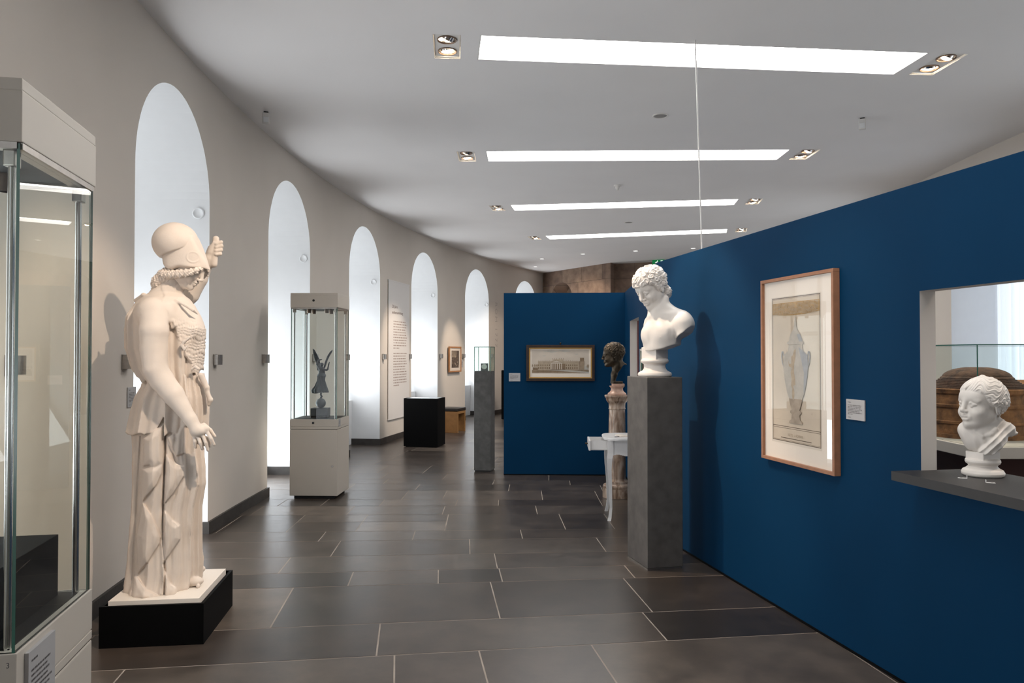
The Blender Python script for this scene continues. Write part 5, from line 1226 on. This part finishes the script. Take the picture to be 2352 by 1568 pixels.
# narrow glazed niche beyond the bust's foot
c = K + U2 * ((hit(1474, 830, K, N2) - K).dot(U2) - .2) + Vector((0, 0, 1.5)); t = thing('wall_case', 'narrow pale framed glass wall case, a sliver behind the foot of the youth bust', 'display case', mat=frame_mat(c + N2 * .001, -U2, N2))
mb = MB()
for a_, b_, c_, d_ in ((-.2, .2, -.15, -.13), (-.2, .2, .13, .15), (-.2, -.18, -.13, .13), (.18, .2, -.13, .13)): mb.bx(a_, b_, c_, d_, 0, .02)
mb.build('frame', M['jamb'], t); mb = MB(); mb.bx(-.18, .18, -.13, .13, 0, .004); mb.build('backing', M['corkdark'], t); mb = MB(); mb.bx(-.18, -.10, -.13, .13, .004, .012); mb.build('glass_edge', M['glassedge'], t)

# ------------------------------------------------------------------ shelf through the near blue wall, child's bust
ZS = 1.05; a_ = fl(2047, 1081.4, ZS); L0 = (a_ - K).dot(U1); d0 = (a_ - K).dot(N1)
MS = frame_mat(K + U1 * L0 + Vector((0, 0, ZS)), U1, (0, 0, 1))     # local y points away from the hall or into it
yd = Vector((MS[0][1], MS[1][1], 0)); sg = 1 if yd.dot(N1) > 0 else -1
mb = MB(); y0, y1_ = sorted((sg * d0, -sg * .31)); mb.bx(UH0 - L0 + .0005, 2.9, y0, y1_, -.042, 0); yy = sorted((sg * d0, sg * .0006)); mb.bx(0, UH0 - L0 + .0005, yy[0], yy[1], -.042, 0)
t = thing('wall_shelf', 'dark grey shelf running through the opening in the near blue wall', 'shelf', mat=MS); mb.build('board', M['shelf'], t)
CO = fl(2257.6, 1092, ZS)
t = thing('child_bust', 'white marble bust of a small child in a draped cloak, on dark shelf', 'bust', CO)
link('head_and_chest', sdf_mesh(child_bust, (-.19, -.19, .08), (.2, .19, .5), .0021), M['marble'], t)
link('socle', sdf_mesh(child_socle, (-.1, -.1, -.01), (.1, .1, .13), .0022), M['marble'], t)
cl = None
for (px, py, ang, lab) in ((2211, 1098, 2.7, 'small bent clear clip on the shelf left of the child bust'), (2275, 1109, -.4, 'small bent clear clip on the shelf in front of the child bust')):
    p = fl(px, py, ZS)
    if cl is None:
        cl = thing('retaining_clip', lab, 'clip', p, ang, 'clips at the foot of the child bust')
        mb = MB(); mb.bx(-.018, .018, -.008, .008, 0, .002, 0, .0006); mb.bx(-.018, -.0155, -.008, .008, 0, .013, 0, .0006); mb.build('strip', M['whiteplastic'], cl)
        mb = MB(); mb.lathe([(.002, .004), (.004, .0035)], (.006, 0, 0), 12); mb.build('screw', M['steel'], cl)
    else: dup(cl, lab, loc=p, rz=ang)

# ------------------------------------------------------------------ seen through the opening: cork model in a glass case
bx0, by0 = 3.0, 4.92; WX, WY = 1.35, 1.30; zt = 1.0
t = thing('model_showcase', 'large glass case on a white table and red-brown pedestal, behind the near blue wall', 'display case', (bx0 + WX / 2, by0 + WY / 2, 0))
mb = MB(); mb.bx(-WX / 2 - .03, WX / 2 + .03, -WY / 2 - .03, WY / 2 + .03, zt - .075, zt, 0, .004); mb.build('table_top', M['cream'], t)
mb = MB(); mb.bx(-WX / 2 + .12, WX / 2 - .12, -WY / 2 + .12, WY / 2 - .12, 0, zt - .075); mb.build('pedestal', M['pedred'], t)
glass_box(t, WX, WY, zt, 1.655, .008, M['glass'], M['glassedge'])
mb = MB(); mb.bx(-WX / 2, WX / 2, -WY / 2, WY / 2, 1.655, 1.662); o = mb.build('glass_lid', [M['glass'], M['glassedge']], t)
for p in o.data.polygons: p.material_index = 0 if abs(p.normal.z) > .5 else 1
mx_, my_ = bx0 + .40, by0 + .66
t = thing('cork_model', 'brown cork model of a domed round temple inside the large glass case', 'architectural model', (mx_, my_, zt))
z0 = .03; prof = [(0.0, .335), (.028, .335), (.029, .318), (.10, .316), (.104, .326), (.118, .328), (.124, .318), (.215, .316), (.22, .326), (.236, .330), (.242, .318), (.31, .316), (.318, .328), (.345, .335), (.352, .330)]
mb = MB(); mb.lathe(prof, n=96, smooth=False); mb.build('drum', M['cork'], t)
prof = [(.350, .320)] 
r = .318; zz_ = .352
for i in range(7): prof += [(zz_, r), (zz_ + .0095, r - .002)]; r -= .0135; zz_ += .0105
for i in range(1, 12): a_ = i / 11 * 1.25; prof.append((zz_ + .075 * math.sin(a_) / math.sin(1.25), r * math.cos(a_ * .98)))
prof.append((prof[-1][0] + .001, .001)); mb = MB(); mb.lathe(prof, n=96, smooth=False); mb.build('dome', M['corkdark'], t)
mb = MB(); mb.bx(.26, .66, -.26, .26, 0, .03); mb.bx(.26, .62, -.24, .24, .25, .31); mb.add([(.26, -.25, .31), (.64, -.25, .31), (.64, .25, .31), (.26, .25, .31), (.26, 0, .41), (.64, 0, .41)], [(0, 1, 5, 4), (2, 3, 4, 5), (1, 2, 5), (0, 4, 3)]); po = mb.build('porch', M['cork'], t)
for i in range(4):
    for y in (-.215, .215):
        mb = MB(); mb.lathe([(.03, .024), (.04, .019), (.24, .016), (.252, .024)], (.34 + i * .088, y, 0), 20); mb.build('column', M['cork'], po)

# ------------------------------------------------------------------ on the ceiling
def cam_dev(loc, rz, lab):
    t = thing('ceiling_sensor', lab, 'sensor', loc, rz, 'white box sensors under the ceiling')
    mb = MB(); mb.bx(-.022, .022, -.015, .015, -.014, 0); mb.build('bracket', M['dark'], t)
    mb = MB(); mb.bx(-.034, .034, -.03, .012, -.125, -.014, 0, .008); mb.build('body', M['whiteplastic'], t)
    mb = MB(); mb.bx(-.026, .026, -.036, -.029, -.115, -.06, 0, .006); mb.build('lens', M['reveal'], t)
cam_dev((-2.50, 7.70, H), .35, 'small white box sensor under the ceiling close to the curved wall')
cam_dev((3.651, 7.90, H), -.5, 'small white box sensor under the ceiling above the near blue wall')
for p, lab in (((1.531, 7.817, H), 'round grey ceiling loudspeaker between the first two light panels'), ((2.179, 14.19, H), 'round grey ceiling loudspeaker between the two farthest light panels')):
    t = thing('ceiling_loudspeaker', lab, 'loudspeaker', p, 0, 'round ceiling loudspeakers')
    mb = MB(); mb.lathe([(0, .082), (-.006, .084), (-.010, .080), (-.010, .068), (-.006, .066)], n=48, capped=False); mb.build('rim', M['rim'], t)
    mb = MB(); mb.lathe([(-.006, .067), (-.008, .04), (-.009, .001)], n=48, capped=False); mb.build('grille', M['grille'], t)
t = thing('smoke_detector', 'small white smoke detector on the ceiling between the second and third light panels', 'smoke detector', (1.535, 11.065, H))
mb = MB(); mb.lathe([(0, .052), (-.016, .052), (-.022, .046), (-.022, .001)], n=32); mb.build('base', M['rim'], t); mb = MB(); mb.lathe([(-.022, .030), (-.05, .030), (-.054, .022), (-.075, .018), (-.078, .001)], n=32); mb.build('chamber', M['rim'], t)
DL = [((.777, 19.673), 'upper one of the two leftmost'), ((.663, 21.447), 'lowest of all, at far left'), ((1.748, 18.726), 'second from left in the row'), ((2.955, 18.17), 'third from left in the row'), ((4.221, 17.718), 'rightmost, by the near blue wall')]
for (x, y), lab in DL:
    t = thing('small_downlight', 'small round downlight at the far end, ' + lab, 'downlight', (x, y, H), 0, 'small downlights at the far end')
    mb = MB(); mb.lathe([(0, .072), (-.004, .074), (-.007, .070), (-.006, .055)], n=32, capped=False); mb.build('rim', M['rim'], t)
    mb = MB(); mb.lathe([(-.003, .055), (-.004, .001)], n=32, capped=False); mb.build('lens', M['ringlight'], t)
tp = K + U1 * .92 - N1 * .042
p1_ = hit(1612, 572, K - N1 * .042, N1); p0_ = (1.436, 5.929, H)
mb = MB(); mb.tube([p0_, (p1_.x, p1_.y, HB - .001)], .0055, 10); tag(mb.build('hanging_cable', M['whiteplastic']), 'thin white cable hanging from the ceiling to the top of the near blue wall', 'cable')
c = at(1512, 603.5, 19.85); t = thing('exit_sign', 'green exit sign partly hidden behind the top of the near blue wall', 'sign', mat=frame_mat(Vector(c), Vector((.93, -.37, 0)), Vector((-.37, -.93, 0))))
mb = MB(); mb.bx(-.16, .16, -.08, .08, -.03, 0, 0, .004); mb.build('box', M['green'], t)
mb = MB(); mb.add([(x, y, .001) for x, y in ((-.10, -.06), (-.05, -.06), (-.02, -.02), (.0, -.05), (.03, -.05), (.0, .0), (-.02, .035), (-.06, .03), (-.09, 0), (-.07, .0), (-.055, .01), (-.06, -.02))], [tuple(range(12))]); mb.add([(x, y, .001) for x, y in ((.06, -.06), (.12, -.06), (.12, .06), (.06, .06))], [(0, 1, 2, 3)]); mb.add([(-.02 + .012 * math.cos(i * PI / 8), .052 + .012 * math.sin(i * PI / 8), .001) for i in range(16)], [tuple(range(16))]); mb.build('pictogram', M['signwhite'], t)
# ------------------------------------------------------------------ light and camera
def spot(p, tgt, w, ang=24, blend=.5, col=(1.0, .80, .62), r=.03):
    l = bpy.data.lights.new('halogen_beam', 'SPOT'); l.energy = w; l.spot_size = math.radians(ang); l.spot_blend = blend; l.color = col; l.shadow_soft_size = r
    o = bpy.data.objects.new('halogen_beam', l); COL.objects.link(o); o.location = p
    o.rotation_euler = (Vector(tgt) - Vector(p)).to_track_quat('-Z', 'Y').to_euler(); return o
zl = H - .03
spot((.2, 2.70, zl), (-2.05, 4.50, 1.35), 250, 38, .55)              # goddess
spot((-.52, 5.95, zl), (1.10, 5.85, 1.75), 210, 40, .5)              # youth's bust
spot((3.62, 6.33, zl), (3.35, 5.5, 1.2), 120, 50, .6)
spot((3.58, 3.3, zl), (2.4, 3.6, 1.2), 60, 40, .6)
spot((-.50, 2.64, zl), (1.75, 4.45, 1.55), 90, 26, .7)               # vase drawing
spot((-.565, 9.35, zl), (1.17, 8.55, 1.40), 130, 22, .6)             # bronze head
spot((-.25, 12.71, zl), (-2.15, 14.3, 1.3), 260, 34, .7)             # banner
spot((.48, 16.03, zl), (-1.35, 17.6, 1.3), 230, 30, .7)              # small print
spot((.48, 16.25, zl), (-.30, 20.4, 1.6), 220, 30, .8)
spot((1.3, 18.2, zl), (1.9, 21.5, 2.3), 300, 52, .8)
spot((3.905, 12.15, zl), (1.4, 10.0, 1.5), 60, 40, .8)
def sky_glow(s, w, up, z=1.2, hh=2.0):
    """daylight thrown up from the bright ground outside, through one window"""
    o_, t_ = wdir(s); l = bpy.data.lights.new('window_daylight', 'AREA'); l.shape = 'RECTANGLE'; l.size = 1.45; l.size_y = hh; l.energy = w; l.color = (.92, .96, 1.0)
    ob = bpy.data.objects.new('window_daylight', l); COL.objects.link(ob); ob.location = WP(s, .78, z)
    d = -o_ + Vector((0, 0, up)); ob.rotation_euler = d.to_track_quat('-Z', 'Y').to_euler()
for k_, s_ in enumerate(WIN):
    sky_glow(s_, 9, 0)
    if k_ >= 5 or k_ < 3: sky_glow(s_, 20, .6, 1.35, .9)
    else: sky_glow(s_, 22, .6, .50, .9)
W = bpy.data.worlds.new('world'); SC.world = W; W.use_nodes = True
W.node_tree.nodes['Background'].inputs[0].default_value = (.75, .85, 1, 1); W.node_tree.nodes['Background'].inputs[1].default_value = .3
cam = bpy.data.cameras.new('camera'); co = bpy.data.objects.new('camera', cam); COL.objects.link(co)
co.location = (0, 0, 1.6); co.rotation_euler = (PI / 2 + math.atan(28 / 1750.0), 0, 0)
cam.sensor_width = 36; cam.lens = 36 * 1750 / 2352; cam.clip_start = .05; cam.clip_end = 200
SC.camera = co
SC.view_settings.view_transform = 'Standard'; SC.view_settings.look = 'None'; SC.view_settings.exposure = EXPO
cy = SC.cycles; cy.use_denoising = True; cy.use_adaptive_sampling = True; cy.adaptive_threshold = .12; cy.max_bounces = 6; cy.diffuse_bounces = 3; cy.glossy_bounces = 3; cy.transmission_bounces = 6; cy.transparent_max_bounces = 24; cy.sample_clamp_indirect = 6; cy.caustics_reflective = False; cy.caustics_refractive = False
